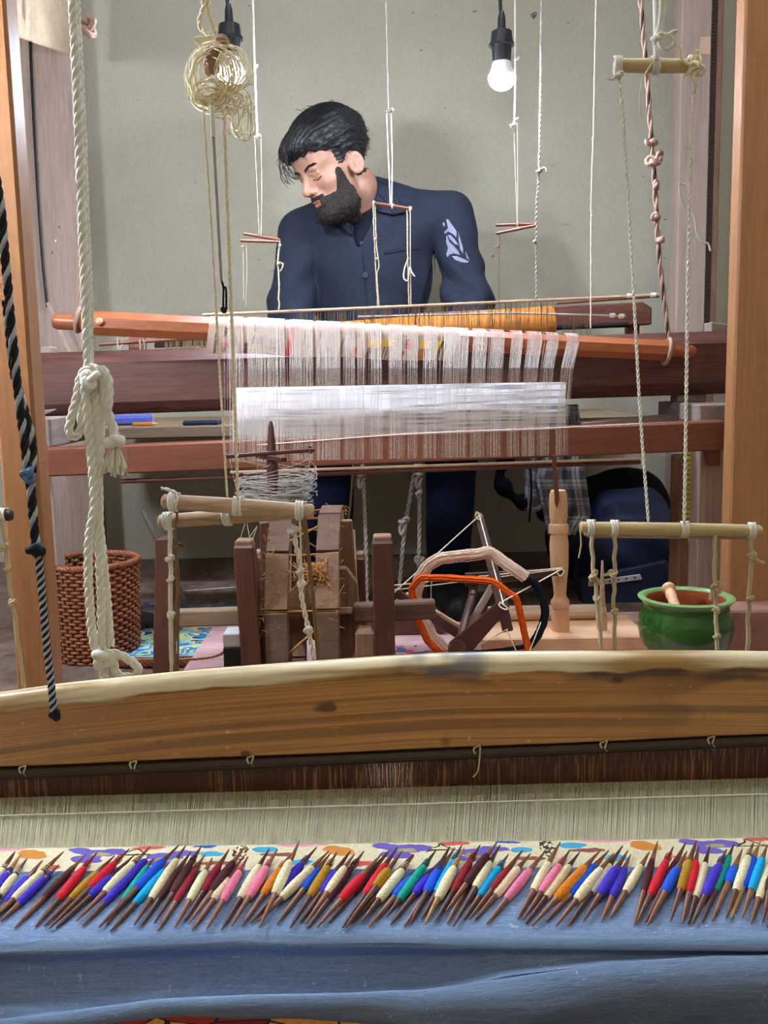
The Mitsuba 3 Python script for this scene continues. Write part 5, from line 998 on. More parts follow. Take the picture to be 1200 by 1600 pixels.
dx = V(796, 1000, dY)[0]; sc2 = V(797, 1000, dY)[0] - dx; k = single('clay_dish', lathe([(0, .03), (.05, .045), (.85, 66 * sc2), (1, 66 * sc2), (1.0, 62 * sc2), (.7, 56 * sc2), (.35, .035), (.33, .0005)], (dx, dY, .0142), (dx, dY, .032), 36), 'terracotta', 'shallow terracotta dish under the swift beside the turned post', 'dish', 50)

# green glazed pot with a stick in it
gp = thing('green_pot', 'glossy green glazed clay pot with a wide flared rim on the floor at right', 'pot'); PY = 1.45
pz = lambda y: V(1072, y, PY)[2]; sc3 = V(1073, 935, PY)[0] - V(1072, 935, PY)[0]; px3 = V(1072, 935, PY)[0]; zr0 = pz(932)
prof = [(zr0 - .118, 46), (zr0 - .114, 50), (zr0 - .095, 60), (zr0 - .075, 69), (zr0 - .055, 73), (zr0 - .037, 71.5), (zr0 - .022, 66), (zr0 - .013, 64.5), (zr0 - .007, 68), (zr0 - .002, 73), (zr0 + .0, 73.5), (zr0 + .001, 71)]
zb0 = prof[0][0]; sh_ = zb0 - .0143
mat('green_glaze', lambda p, n, uv: mix(c(18, 62, 16), c(42, 92, 28), fbm(p[0] * 30, p[1] * 30, p[2] * 60, 3)), 0.12, 0.6, clearcoat=0.6, clearcoat_gloss=0.95); mat('rim_glaze', c(112, 150, 94), 0.18, 0.6); mat('pot_clay', c(158, 84, 52), 0.8, 0.2)
Z = np.array([z for z, _ in prof]); ZS = zr0 - .104; Z = ZS + .0003 + (Z - zb0) * (zr0 - ZS - .0003) / (zr0 - zb0); lz_ = lambda L, a=px3: lathe([((z - Z[0]) / (Z[-1] - Z[0]), w * sc3) for z, w in L], (px3, PY, Z[0]), (px3, PY, Z[-1]), 56, caps=False)
obj('body', cat(lz_(list(zip(Z[:9], [w for _, w in prof[:9]]))), lathe([(0, .001), (1, 46 * sc3)], (px3, PY, Z[0]), (px3, PY, Z[0] + 1e-4), 40, False)), 'green_glaze', gp, 60)
obj('rim', lz_(list(zip(Z[8:], [w for _, w in prof[8:]])) + [(Z[-1] + .001, 66), (Z[-1] - .001, 62), (Z[-1] - .004, 60)]), 'rim_glaze', gp, 60)
obj('inside', lz_([(Z[-1] - .004, 60), (Z[-1] - .014, 59), (Z[-1] - .03, 64), (Z[4], 68), (Z[2], 55), (Z[0] + .006, 42), (Z[0] + .006, .5)]), 'pot_clay', gp, 60)
sa, sb = V(1043, 914, PY + .03), V(1054, 945, PY - .01); sb2 = sb + (sb - sa) * .9
single('wooden_spindle', lathe([(0, .004), (.04, .0095), (.12, .0105), (.17, .007), (.3, .009), (.36, .0075), (.6, .0085), (1, .006)], sa, sb2, 16), 'pine_v', 'small pale turned wooden spindle standing in the green pot', 'spindle')

st_ = thing('low_stool', 'low wooden stool board under the green pot', 'stool'); obj('top', box((px3 - .07, PY - .06, ZS - .016), (px3 + .07, PY + .06, ZS), .003), 'pine', st_)
for x_, y_ in ((-.05, -.045), (.05, -.045), (-.05, .045), (.05, .045)): obj('leg', box((px3 + x_ - .01, PY + y_ - .01, .0142), (px3 + x_ + .01, PY + y_ + .01, ZS - .016), .002), 'pine', st_)
# bag and plaid scarf behind at right
def plaid(p, n, uv):
    u, v = uv.x, uv.y; fu, fv = u * 3.2 - dr.floor(u * 3.2), v * 3.4 - dr.floor(v * 3.4)
    a, b = dr.select((fu > .08) & (fu < .52), 1., 0.), dr.select((fv > .1) & (fv < .5), 1., 0.); g = 0.42 * (a + b) + .16; lu = dr.select((fu > .70) & (fu < .76), 1., 0.); lv = dr.select((fv > .72) & (fv < .78), 1., 0.); wl_ = dr.select((fv > .56) & (fv < .60), 1., 0.)
    bk = dr.select((fu > .27) & (fu < .31), 1., 0.) + dr.select((fv > .27) & (fv < .31), 1., 0.); g = g * (1 - .8 * dr.minimum(bk, 1)); g = dr.maximum(g, .8 * wl_); return mix(c(24, 26, 34), c(196, 196, 200), g + .1 * noise(u * 120, v * 120))
mat('plaid', plaid, 0.95, 0.1)
gv, guv = [], []
for t in np.linspace(0, 1, 40):
    row = []
    for u in np.linspace(0, 1, 34):
        xl_ = np.interp(t, [0, .3, .55, 1], [852, 852, 836, 856]); xr_ = np.interp(t, [0, .15, .5, .85, 1], [903, 908, 914, 924, 900]); y = np.interp(t, [0, 1], [632, 836]) - (22 * u if t > .9 else 0) * 0
        row.append(V(xl_ + (xr_ - xl_) * u, y, 2.235 + .012 * math.sin(u * 11 + t * 2) + .008 * math.sin(u * 23 + 1) - .015 * t)); guv.append((u * .9, t * 2.1))
    gv.append(row)
k = thing('plaid_scarf', 'black, grey and white plaid wool scarf hanging from the bench right of the weaver', 'scarf'); obj('cloth', thick(np.array(gv), np.array([0, .004, 0])), 'plaid', k, True, uv=np.vstack([guv, guv])); fr = []
g2 = []
for t in np.linspace(0, 1, 24):
    row = []
    for u in np.linspace(0, 1, 14): row.append(V(820 + 42 * u, 700 + 95 * t + 6 * math.sin(u * 5), 2.25 + .010 * math.sin(u * 14 + t)))
    g2.append(row)
gu2 = [(u * .6, t) for t in np.linspace(0, 1, 24) for u in np.linspace(0, 1, 14)]; obj('second_end', thick(np.array(g2), np.array([0, .004, 0])), 'plaid', k, True, uv=np.array(gu2 + gu2))
obj('fringe', cat([tube(spline(VS([(856 + i * 2.4, 834, 2.215), (857 + i * 2.4, 850, 2.21), (855 + i * 2.5, 866, 2.21)])), .0012, 4) for i in range(24)]), 'black_yarn', k, kind='stuff')
mat('navy_bag', lambda p, n, uv: mix(c(20, 28, 54), c(34, 46, 80), fbm(p[0] * 24, p[1] * 24, p[2] * 24, 3)), 0.6, 0.35); mat('black_cloth', c(20, 22, 30), 0.9, 0.1)
bg = thing('navy_bag', 'navy blue bag with a white eyelet strap on the floor behind the pot', 'bag')
O = np.array([V(975, 880, 2.30)[0], 2.30, .10])
def bagsdf(P):
    q = P - O; d = np.max(np.abs(q) - np.array([.105, .085, .085]), -1); d = smin(d, ell(q, (0, 0, .03), (.125, .10, .10)), .05); d = smin(d, ell(q, (.02, .02, .10), (.08, .06, .055)), .04)
    d = d + .018 * (meshkit.fbm(P * 11, 3) - .5) + .006 * np.sin(q[..., 0] * 34 + q[..., 2] * 50); return np.maximum(d, .003 - P[..., 2])
bm_ = max(nets(bagsdf, O - [.2, .17, .13], O + [.2, .17, .22], .007).split(only_watertight=False), key=lambda t_: len(t_.faces)); bm_.fix_normals(); obj('body', bm_, 'navy_bag', bg, True)
obj('flap', slab([(912, 905, 2.195), (1040, 880, 2.195), (1048, 938, 2.185), (915, 948, 2.185)], .03, .008), 'navy_bag', bg)
obj('strap', slab([(920, 909, 2.18), (1000, 898, 2.18), (1003, 905, 2.18), (920, 916, 2.18)], .003, .001), 'white_plastic', bg)
for i in range(6): q = V(927 + i * 13, 911.5 - i * 1.8, 2.178); obj('eyelet', lathe([(0, .0022), (1, .0022)], q, q + [0, .004, 0], 10), 'black_plastic', bg)
k = thing('dark_coat', 'black quilted coat heaped behind the navy bag and the turned post', 'coat'); O2 = np.array([V(905, 880, 2.42)[0], 2.42, .13])
def coatsdf(P): q = P - O2; d = smin(ell(q, (0, 0, 0), (.085, .07, .13)), ell(q, (.12, .03, .06), (.12, .06, .10)), .05); return np.maximum(d + .02 * (meshkit.fbm(P * 13, 3) - .5), .003 - P[..., 2])
cm_ = max(nets(coatsdf, O2 - [.16, .14, .14], O2 + [.32, .16, .24], .008).split(only_watertight=False), key=lambda t_: len(t_.faces)); cm_.fix_normals(); obj('body', cm_, 'black_cloth', k, True)
obj('sleeve', tube(spline(VS([(796, 700, 2.26), (781, 745, 2.26), (800, 775, 2.27), (832, 790, 2.28), (856, 806, 2.29), (880, 850, 2.33)]), 6), [.016 + .006 * math.sin(i * .9) for i in range(31)], 12), 'black_cloth', k, True)
obj('sleeve_cord', tube(spline(VS([(828, 720, 2.24), (830, 770, 2.24), (827, 816, 2.24)])), .0025, 6), 'black_cloth', k)
single('wood_block', box((V(1128, 990, 1.55)[0], 1.545, .0142), (.85, 1.615, V(1160, 953, 1.55)[2]), .004), 'dark_pink', 'dusty reddish wooden block at the foot of the right post behind the pot', 'block'); mat('dark_pink', lambda p, n, uv: mix(c(116, 80, 70), c(150, 112, 100), fbm(p[0] * 30, p[1] * 30, p[2] * 90, 3)), 0.85, 0.15)

# ------------------------------------------------------------------ cords, jacks and ropes
def w3(pts, Y): return VS([tuple(q) if len(q) > 2 else (q[0], q[1], Y) for q in pts])
def up_to_ceiling(p):
    d = p[0] - p[1]; d = d / max(d[2], 1e-6); d[:2] = np.clip(d[:2], -.12, .12); return np.vstack([p[0] + d * (CZ - p[0][2]), p])
def cord(label, pts, Y, r, m, top=False, zend=None, knots=(), twist=0, wob=0.0, name='hanging_cord', seed=0, fray=(), parent=None):
    p = w3(pts, Y)
    if zend is not None: p = np.vstack([p, [p[-1][0] + (p[-1][0] - p[-2][0]) * .1, p[-1][1], zend]])
    q = spline(p, 8)
    if top: q = up_to_ceiling(q)
    parent = LASTJ if parent is None else parent
    if twist: mesh = rope(q, r, r * 7, twist, 6)
    else:
        q = resample(q, max(.004, r * 3)); q = q + ((meshkit.noise(q * 90 + seed)[:, None] - .5) * [wob, wob * .5, 0]); mesh = tube(q, r, 6)
    k = obj('cord', mesh, m, parent, True) if parent else single(name, mesh, m, label, 'cord', True)
    for i, (x, y, s) in enumerate(knots): obj('knot', knot(V(x, y, Y) + [0, -r, 0], s, r * (.85 if not twist else .9), seed + i), m, k, True)
    for i, f in enumerate(fray): obj('loose_end', tube(spline(w3(f, Y - r), 6), r * .8, 6), m, k, True)
    return k
LASTJ = ''
def jack(label, sticks, Y, r, m='thin_stick', ties=()):
    global LASTJ
    k = LASTJ = thing('heddle_jack', label, 'stick')
    for a, b in sticks:
        a3, b3 = V(a[0], a[1], a[2] if len(a) > 2 else Y), V(b[0], b[1], b[2] if len(b) > 2 else Y)
        obj('stick', lathe([(0, r * .6), (.012, r * .92), (.3, r), (.6, r * 1.03), (.985, r * .93), (1, r * .6)], a3, b3, 14), m, k, 50)
        for t in ties:
            p = a3 + (b3 - a3) * t; ax_ = (b3 - a3) / np.linalg.norm(b3 - a3); u = np.cross(ax_, [0, 1, 0]); w = np.cross(ax_, u); th = np.linspace(0, 6 * math.pi, 40)
            obj('lashing', tube(p + (r + .0008) * (np.cos(th)[:, None] * u + np.sin(th)[:, None] * w) + ax_ * ((th / th[-1] - .5) * r * 1.1)[:, None], r * .16 + .0003, 5), 'cotton', k, True)
    return k
# three small jacks over the back loom
YJ = 1.95
jack('small crossed brown sticks on thin cords hanging left of the weaver', [((375, 376), (437, 378)), ((380, 365), (438, 375, YJ + .01))], YJ, .0030)
cord('cord with a knotted peg holding the small sticks left of the weaver', [(395, 0), (398, 100), (402, 205), (403, 214)], YJ, .0022, 'cotton', True, knots=((403, 214, .006), (401, 104, .003)))
k = cord('thin double thread below the knotted peg left of the weaver', [(398, 214), (402, 300), (405, 366)], YJ, .0007, 'twine'); obj('strand', tube(w3([(408, 214), (409, 300), (408, 370)], YJ), .0007, 5), 'twine', k)
k = cord('pale cord from the left small stick down past the jacket sleeve', [(437, 376), (434, 405), (436, 440), (436, 484)], YJ, .0018, 'twine', knots=((436, 412, .004), (437, 384, .003)), wob=.004); obj('loose_end', tube(spline(w3([(436, 412), (442, 412), (440, 420), (437, 424)], YJ)), .0014, 5), 'cotton', k)
k = cord('thin pair of threads at the far end of the left small sticks', [(381, 377), (380, 400), (381, 470)], YJ, .0007, 'twine', knots=((380, 385, .003),)); obj('strand', tube(w3([(385, 377), (386, 420), (384, 478)], YJ), .0006, 5), 'twine', k)
jack('single thin brown stick on white cords in front of the weaver', [((582, 317), (644, 327))], YJ, .0033, ties=(.03, .5, .95))
cord('long cord above the knot in front of the weaver', [(603, 0), (605, 90), (607, 172)], YJ, .0013, 'grey_cord', True, knots=((608, 174, .0065), (613, 172, .004)))
k = cord('pair of white threads from the knot to the stick before the weaver', [(604, 178), (607, 250), (610, 320)], YJ, .0014, 'cotton'); obj('strand', tube(w3([(611, 178), (613, 250), (612, 320)], YJ), .0013, 6), 'cotton', k)
k = cord('double cord with a loop hanging before the jacket buttons', [(583, 320), (585, 375), (587, 420), (590, 478)], YJ, .0012, 'twine', knots=((586, 374, .003), (588, 405, .003)), wob=.002); obj('strand', tube(spline(w3([(586, 320), (588, 380), (592, 415), (589, 430), (592, 478)], YJ)), .0012, 6), 'twine', k)
k = cord('double cord with a white loop hanging before the jacket pocket', [(636, 328), (637, 400), (639, 476)], YJ, .0014, 'twine', wob=.001); obj('strand', tube(w3([(641, 328), (641, 400), (642, 476)], YJ), .0012, 6), 'twine', k)
obj('white_loop', tube(spline(w3([(638, 402), (632, 420), (631, 434), (637, 438), (640, 418), (643, 425), (648, 432)], YJ - .004)), .0014, 6), 'cotton', k, True)
jack('small pair of brown sticks and cords hanging right of the weaver below the lone bulb', [((775, 365), (838, 352)), ((775, 352), (838, 350, YJ + .01))], YJ, .0030)
cord('cord behind the lone bulb ending in a knotted peg', [(805, 0), (805, 90), (804, 180), (801, 196)], YJ, .0020, 'cotton', True, knots=((801, 196, .006), (809, 92, .003)), fray=([(804, 188), (810, 184)],))
k = cord('thin thread pair from the peg to the right small sticks', [(803, 200), (806, 290), (808, 356)], YJ, .0007, 'twine'); obj('strand', tube(w3([(808, 190), (809, 290), (809, 352)], YJ), .0007, 5), 'twine', k)
k = cord('thin thread with white tufts below the right small sticks', [(780, 366), (780, 420), (780, 472)], YJ, .0009, 'brown_twine', knots=((776, 386, .005), (770, 400, .004)))
k = cord('thick knotted cord running down right of the small sticks', [(846, 0), (845, 110), (842, 270), (838, 330), (838, 470)], YJ, .0027, 'grey_cord', True, knots=((842, 268, .006), (835, 378, .003)), twist=2, fray=([(842, 268), (850, 262), (855, 270)],))
obj('dark_tuft', knot(V(834, 24, YJ), .006, .001, 5), 'black_yarn', k)
cord('long thin pale thread hanging right of the thick knotted cord', [(931, 0), (927, 210), (924, 300), (923, 490)], YJ - .05, .0013, 'cotton_y', True, zend=V(923, 515, YJ)[2], knots=((926, 216, .002), (924, 338, .002)), wob=.001)
# ragged rag rope holding the right end of the roller
YR2 = 1.87
k = thing('rag_rope', 'ragged knotted pinkish rag rope holding the right end of the roller beam', 'rope'); pr2 = up_to_ceiling(spline(w3([(1000, -10), (1010, 110), (1017, 205), (1022, 270), (1030, 400), (1040, 490), (1045, 538)], YR2), 8))
obj('twisted_rag', rope(pr2, .0052, .07, 2, 7), 'pink_rag', k, True); obj('dark_strand', rope(pr2, .0056, .07, 1, 5, only=(0,), phase=1.5, fat=.25), 'black_yarn', k, True)
for x, y, s in ((1017, 222, .010), (1022, 250, .014), (1030, 246, .010), (1025, 290, .007), (1024, 338, .006), (1032, 375, .006)): obj('knot', knot(V(x, y, YR2 - .006), s, .0045, int(x + y)), 'pink_rag', k, True)
lp_ = V(1042, 549, YR2); th = np.linspace(0, 2 * np.pi, 24, endpoint=False); obj('loop', tube(lp_ + np.stack([.004 * np.sin(th), .024 * np.cos(th), .024 * np.sin(th)], 1), .004, 7, closed=True), 'pink_rag', k, True)
# cord loop at the left end of the roller, from the tie beam
k = thing('rag_rope', 'brown rag cord looped round the left end of the roller beam', 'rope'); obj('cord', rope(up_to_ceiling(spline(w3([(122, -10), (124, 200), (124, 480)], 1.80), 6)), .0036, .05, 2, 6), 'pink_rag', k, True)
lp_ = V(124, 500, 1.80); obj('loop', tube(lp_ + np.stack([.005 * np.sin(th), .021 * np.cos(th), .021 * np.sin(th)], 1), .004, 7, closed=True), 'pink_rag', k, True)
obj('knot', knot(V(136, 42, 1.75), .016, .006, 3), 'pink_rag', k, True)
# upper right stick and its white cords
YF = 0.96
jack('thick pale stick hung from a knotted white cord at the upper right', [((960, 102), (1094, 103))], YF, .0068, 'bamboo', ties=(.04, .48))
k = cord('looped and knotted white cord holding the upper right stick', [(1024, -10), (1025, 40), (1025, 94)], YF - .008, .0026, 'cotton', True, knots=((1026, 62, .006),))
for dx in (9, 14): obj('strand', tube(up_to_ceiling(spline(w3([(1024 + dx, -10), (1022 + dx, 30), (1018 + dx * .7, 62)], YF - .010))), .0022, 6), 'cotton', k, True)
obj('loop', tube(spline(w3([(1026, 62), (1036, 55), (1050, 58), (1053, 68), (1044, 76), (1034, 74), (1030, 64), (1042, 56), (1052, 50), (1058, 48)], YF - .012), 8), .0020, 6), 'cotton', k, True)
obj('loose_end', tube(spline(w3([(1022, 94), (1010, 112), (1002, 130), (1000, 170), (1006, 196)], YF - .010), 8), .0008, 5), 'cotton_y', k, True)
k = LASTJ; q = V(1084, 103, YF)
k = obj('string_knot', cat([tube(q + np.stack([.0006 * i - .005 + .002 * np.sin(th + i), .0088 * np.cos(th), .0088 * np.sin(th)], 1), .0011, 5, closed=True) for i in range(0, 14, 2)]), 'cotton_y', k, True)
obj('bow', tube(spline(w3([(1062, 72), (1066, 92), (1080, 100), (1092, 84), (1088, 80), (1084, 94), (1096, 104), (1084, 118), (1088, 132)], YF - .010), 8), .0014, 6), 'cotton_y', k, True)
obj('knot', knot(V(1088, 108, YF - .008), .008, .0016, 7), 'cotton_y', k, True)
cord('white cord from the upper right stick to the left part of the lower stick', [(966, 112), (974, 190), (988, 420), (1000, 640), (1013, 815)], YF - .004, .0017, 'cotton', twist=2, knots=((966, 118, .004),), fray=([(966, 118), (956, 124), (950, 122)],))
cord('white cord from the right end of the upper stick to the lower stick', [(1086, 112), (1080, 230), (1075, 420), (1072, 640), (1069, 820)], YF - .004, .0019, 'cotton', twist=2, fray=([(1084, 118), (1088, 130), (1084, 144)], [(1078, 240), (1084, 254)]))
cord('loose squiggly white string hanging beside the right white cord', [(1062, 282), (1062, 300), (1066, 318), (1078, 328), (1086, 345), (1088, 362), (1096, 378), (1106, 380), (1110, 392)], YF + .02, .0010, 'cotton', fray=([(1062, 284), (1066, 288), (1074, 290), (1078, 300)],))
# lower right bamboo stick
jack('long pale bamboo stick with white lashings above the green pot', [((906, 824), (1190, 829))], YF, .0066, 'bamboo', ties=(.06, .19, .575, .945))
obj('second_stick', lathe([(0, .001), (.03, .0036), (.97, .0036), (1, .001)], V(912, 835, YF + .012), V(1182, 838, YF + .012), 10), 'stick_wood', LASTJ)
ZB = 0.205
kr = dict(m='twine', zend=ZB, wob=.003)
cord('pale knotted cord at the left end of the long bamboo stick', [(924, 834), (927, 880), (931, 925), (935, 970), (939, 1016)], YF - .004, .0021, knots=((926, 899, .006), (932, 935, .003)), fray=([(926, 899), (934, 906), (938, 914)],), seed=1, **kr)
cord('pale knotted cord beside the thin brown spindle under the bamboo stick', [(960, 834), (960, 900), (959, 960), (960, 1016)], YF - .004, .0021, knots=((957, 896, .004), (960, 955, .003)), fray=([(958, 896), (948, 898), (942, 899)],), seed=2, **kr)
cord('pale knotted cord hanging in front of the green pot', [(1117, 836), (1117, 910), (1119, 960), (1120, 1016)], YF - .004, .0021, knots=((1119, 917, .006), (1118, 953, .003), (1119, 994, .003)), fray=([(1118, 917), (1112, 926), (1110, 938)],), seed=3, **kr)
cord('pale knotted cord at the right end of the bamboo stick', [(1175, 834), (1174, 868), (1171, 930), (1168, 1018)], YF - .004, .0023, knots=((1174, 868, .004), (1171, 935, .003)), fray=([(1174, 868), (1184, 876), (1194, 880)],), seed=4, **kr)
cord('thin frayed thread at the left tip of the bamboo stick', [(906, 826), (908, 850), (904, 872)], YF, .0008, 'twine')
# lower left pair of sticks
JU = jack('upper of two peeled sticks hung before the spinning wheel', [((253, 783), (491, 799))], 0.93, .0078, 'stick_wood', ties=(.08, .50, .91))
jack('lower of two peeled sticks hung before the spinning wheel', [((248, 815), (474, 799, .945))], 0.955, .0075, 'stick_wood', ties=(.07, .48))
YL = 0.925
TB = thing('twine_bundle', 'tangled bundle of cream twine with wooden pulley balls beside the left bulb', 'twine')
cord('thin cream cord on the left of the twine bundle running to the upper peeled stick', [(318, 168), (330, 350), (342, 560), (355, 778)], YL, .0013, 'cotton_y', twist=2, parent=JU)
cord('twisted white cord from the twine bundle to the upper peeled stick', [(350, 165), (356, 330), (363, 520), (372, 784)], YL, .0018, 'cotton_y', twist=2, parent=JU)
k = cord('short pale cord ending in a black hook by the twine bundle', [(331, 160), (334, 220), (340, 330), (346, 440)], YL, .0014, 'grey_cord', parent=TB); obj('sleeve', tube(w3([(331, 165), (333, 214)], YL - .001), .0024, 8), 'cotton', k)
obj('black_hook', tube(spline(w3([(346, 438), (349, 450), (349, 480), (353, 484), (353, 452), (349, 450)], YL)), .0011, 6), 'black_yarn', k); obj('tuft', knot(V(350, 484, YL), .003, .0012, 2), 'black_yarn', k)
cord('twisted white cord from the left end of the peeled sticks', [(265, 805), (266, 870), (267, 960), (268, 1050)], YL + .02, .0026, 'cotton', zend=ZB, knots=((267, 872, .004), (267, 905, .003), (268, 960, .003)), wob=.002)
k = cord('limp brown cords hanging beside the left white cord', [(276, 786), (275, 860), (276, 950), (274, 1050)], YL + .01, .0014, 'brown_twine', zend=ZB, knots=((278, 852, .005),), fray=([(278, 852), (286, 850), (290, 856)],), wob=.003); obj('strand', tube(spline(w3([(272, 860), (279, 900), (278, 1050)], YL + .012)), .0012, 5), 'brown_twine', k)
cord('frayed end of white string over the left tip of the upper peeled stick', [(252, 763), (262, 765), (273, 770), (276, 782), (272, 792)], YL - .004, .0019, 'cotton', twist=2, parent=JU)
cord('bright white cord hanging in front of the spinning wheel', [(458, 820), (463, 855), (470, 890), (471, 930), (482, 985), (490, 1032)], YL + .02, .0027, 'cotton', zend=ZB, knots=((458, 828, .005), (469, 892, .003), (471, 912, .003), (482, 984, .003)), twist=2)
k = cord('pair of thin brown cords hanging in front of the spinning wheel', [(468, 803), (470, 850), (471, 890)], YL, .0010, 'cotton_y'); obj('strand', tube(spline(w3([(473, 806), (482, 880), (490, 960), (496, 1036), (497, 1060)], YL)), .0012, 6), 'brown_twine', k); obj('strand', tube(spline(w3([(477, 806), (485, 880), (493, 960), (499, 1036), (500, 1060)], YL)), .0010, 6), 'brown_twine', k)
# stick at the far left edge
jack('end of a dark stick at the left edge before the brown post', [((-120, 806), (20, 805))], 0.93, .0058, 'dark_lath', ties=(.9,))
cord('pale knotted cord hanging from the dark stick at the left edge', [(2, 805), (8, 850), (16, 920), (28, 1000), (38, 1076)], YL, .0021, 'twine', zend=ZB, knots=((9, 853, .003), (13, 888, .003), (20, 940, .003)), fray=([(9, 854), (2, 860), (-4, 858)],), wob=.002)
# heddle bar of the front loom, behind the beater
fb = thing('heddle_shaft', 'wooden heddle bars of the front loom behind the beater', 'heddle shaft')
for y in (0.93, 0.96): obj('bar', bar((-.70, y, ZB - .007), (.70, y, ZB - .007), .012, .010, .003), 'dark_lath', fb)
for x in (-.64, .64): obj('frame_leg', box((x - .012, .925, 0), (x + .012, .965, ZB - .013), .003), 'dark_lath', fb)
# black and white rope at the left
YW = 0.70
k = thing('braided_rope', 'black and white twisted rope hanging at the left edge with a braided end', 'rope')
b1 = up_to_ceiling(spline(w3([(-3, 296), (2, 330), (8, 400), (17, 500), (27, 600), (38, 690), (44, 738)], YW), 6)); b2 = spline(w3([(10, 470), (22, 580), (38, 640), (50, 690), (50, 738)], YW + .004), 6)
for pth in (b1, b2):
    obj('black_strand', rope(pth, .0032, .022, 3, 6, only=(0, 1)), 'black_yarn', k, True); obj('white_strand', rope(pth, .0032, .022, 3, 6, only=(2,)), 'bw_white', k, True)
mat('bw_white', c(176, 184, 192), 0.9, 0.1)
b3 = spline(w3([(46, 740), (50, 780), (54, 830), (57, 858)], YW), 6); obj('black_strand', rope(b3, .0034, .022, 3, 6, only=(0, 1)), 'black_yarn', k, True); obj('white_strand', rope(b3, .0034, .022, 3, 6, only=(2,)), 'bw_white', k, True)
obj('blue_tie', knot(V(44, 743, YW - .004), .0050, .0022, 4), 'blue_yarn_tie', k, True); obj('knot', knot(V(56, 860, YW - .003), .0052, .0030, 8), 'black_yarn', k, True); obj('blue_band', knot(V(58, 855, YW - .004), .0040, .0012, 5), 'blue_yarn_tie', k, True)
b4 = spline(w3([(60, 868), (66, 930), (73, 1010), (80, 1070), (84, 1112)], YW), 8)
obj('white_braid', rope(b4, .0027, .011, 4, 6, only=(0, 2)), 'bw_white', k, True); obj('black_braid', rope(b4, .0027, .011, 4, 6, only=(1, 3)), 'black_yarn', k, True); obj('end_knot', knot(V(86, 1117, YW), .0034, .0018, 3), 'black_yarn', k, True)
# thick white rope with its hitch, loops, tassel
YT = 0.95; k = thing('white_rope', 'thick white cotton rope knotted with hanging loops and a tassel at left', 'rope')
def rp(pts, R, Y=YT, top=False, nm='strand', n=8):
    q = spline(w3(pts, Y), n)
    if top: q = up_to_ceiling(q)
    return obj(nm, rope(q, R, R * 6.5, 3, 7), 'cotton', k, True)
rp([(113, -10), (121, 150), (128, 330), (134, 470), (137, 575), (138, 598)], .0046, YT, True); rp([(120, -10), (128, 150), (135, 330), (141, 470), (142, 560), (148, 576)], .0030, YT + .008, True)
rp([(148, 576), (162, 580), (169, 598), (169, 620), (168, 640)], .0050, YT - .004); rp([(160, 590), (164, 620), (169, 645), (176, 665), (181, 682)], .0048, YT - .002)
rp([(150, 574), (136, 576), (126, 590), (120, 620), (112, 650), (108, 674), (114, 682), (124, 676), (130, 650), (135, 615)], .0044, YT - .003); rp([(146, 578), (132, 584), (127, 610), (126, 650), (130, 672), (134, 664)], .0040, YT + .006)
rp([(138, 592), (133, 606), (136, 640), (141, 700), (147, 760), (146, 800), (139, 845), (138, 900), (142, 970), (148, 1010), (157, 1026)], .0047, YT - .006)
rp([(146, 590), (149, 620), (150, 680), (154, 760), (155, 830), (157, 900), (159, 970), (160, 1024)], .0047, YT); rp([(152, 588), (158, 610), (157, 680), (154, 740), (153, 800), (162, 880), (168, 950), (173, 1010)], .0045, YT + .004)
obj('hitch', knot(V(140, 592, YT - .010), .0085, .0040, 2), 'cotton', k, True)
obj('tassel_knot', knot(V(180, 690, YT - .004), .0085, .0044, 6), 'cotton', k, True); rg = np.random.default_rng(9); ts_ = []
for i in range(46):
    a = rg.uniform(-1, 1); b = rg.uniform(-1, 1); e = rg.uniform(732, 747); ts_.append(tube(spline(w3([(180 + 6 * a, 699, YT + .004 * b), (180 + 14 * a, 715, YT + .007 * b), (180 + 19 * a + rg.normal(0, 1), e - 6 * abs(a), YT + .008 * b)], YT)), .0010, 5))
obj('tassel', cat(ts_), 'cotton', k, True, kind='stuff')
obj('lower_knot', knot(V(162, 1030, YT - .006), .0100, .0050, 11), 'cotton', k, True); rp([(168, 1020), (184, 1022), (203, 1032), (216, 1044), (212, 1056), (198, 1058), (184, 1054), (178, 1040), (174, 1026)], .0046, YT - .004, nm='loop')
rp([(161, 1036), (162, 1066), (162, 1100)], .0046, YT)
# twine bundle round the left bulb
YTB = 1.00; k = TB; mat('ball_wood', c(150, 116, 96), 0.6, 0.3)
rp2 = lambda pts, R, nm='cord': obj(nm, tube(resample(spline(w3(pts, YTB), 8), .003), R, 6), 'cotton_y', k, True)
for pts in ([(317, -10), (318, 10), (312, 32), (314, 44), (326, 54)], [(325, -10), (326, 14), (333, 36), (336, 52)]): q = up_to_ceiling(spline(w3(pts, YTB), 8)); obj('hanging_cord', rope(q, .0026, .016, 2, 6), 'cotton_y', k, True)
rg = np.random.default_rng(14); tw_ = []
def lp(cx, cy, rx, ry, n_, r=.0008, sp=1.0):
    for i in range(n_):
        a0 = rg.uniform(0, 6.28); a = np.linspace(a0, a0 + rg.uniform(2.5, 6.2), 22); wx, wy = rx * rg.uniform(.72, 1.05), ry * rg.uniform(.72, 1.05); ox, oy = rg.normal(0, 3 * sp), rg.normal(0, 3 * sp); ph = rg.uniform(0, 6.28)
        tw_.append(tube(np.array([V(cx + ox + wx * math.cos(t), cy + oy + wy * math.sin(t), YTB + .016 * math.sin(t * 2 + ph)) for t in a]), r, 5))
lp(330, 120, 36, 48, 17, .0006, 1.6); lp(328, 145, 30, 22, 18, .0008, 1.6); lp(362, 110, 24, 32, 14, .0005, 1.6); lp(340, 105, 44, 40, 8, .0006, 2); lp(352, 160, 30, 14, 14, .0008, 2); lp(366, 178, 14, 34, 5, .0006, 2); lp(384, 196, 12, 24, 3, .0005, 1)
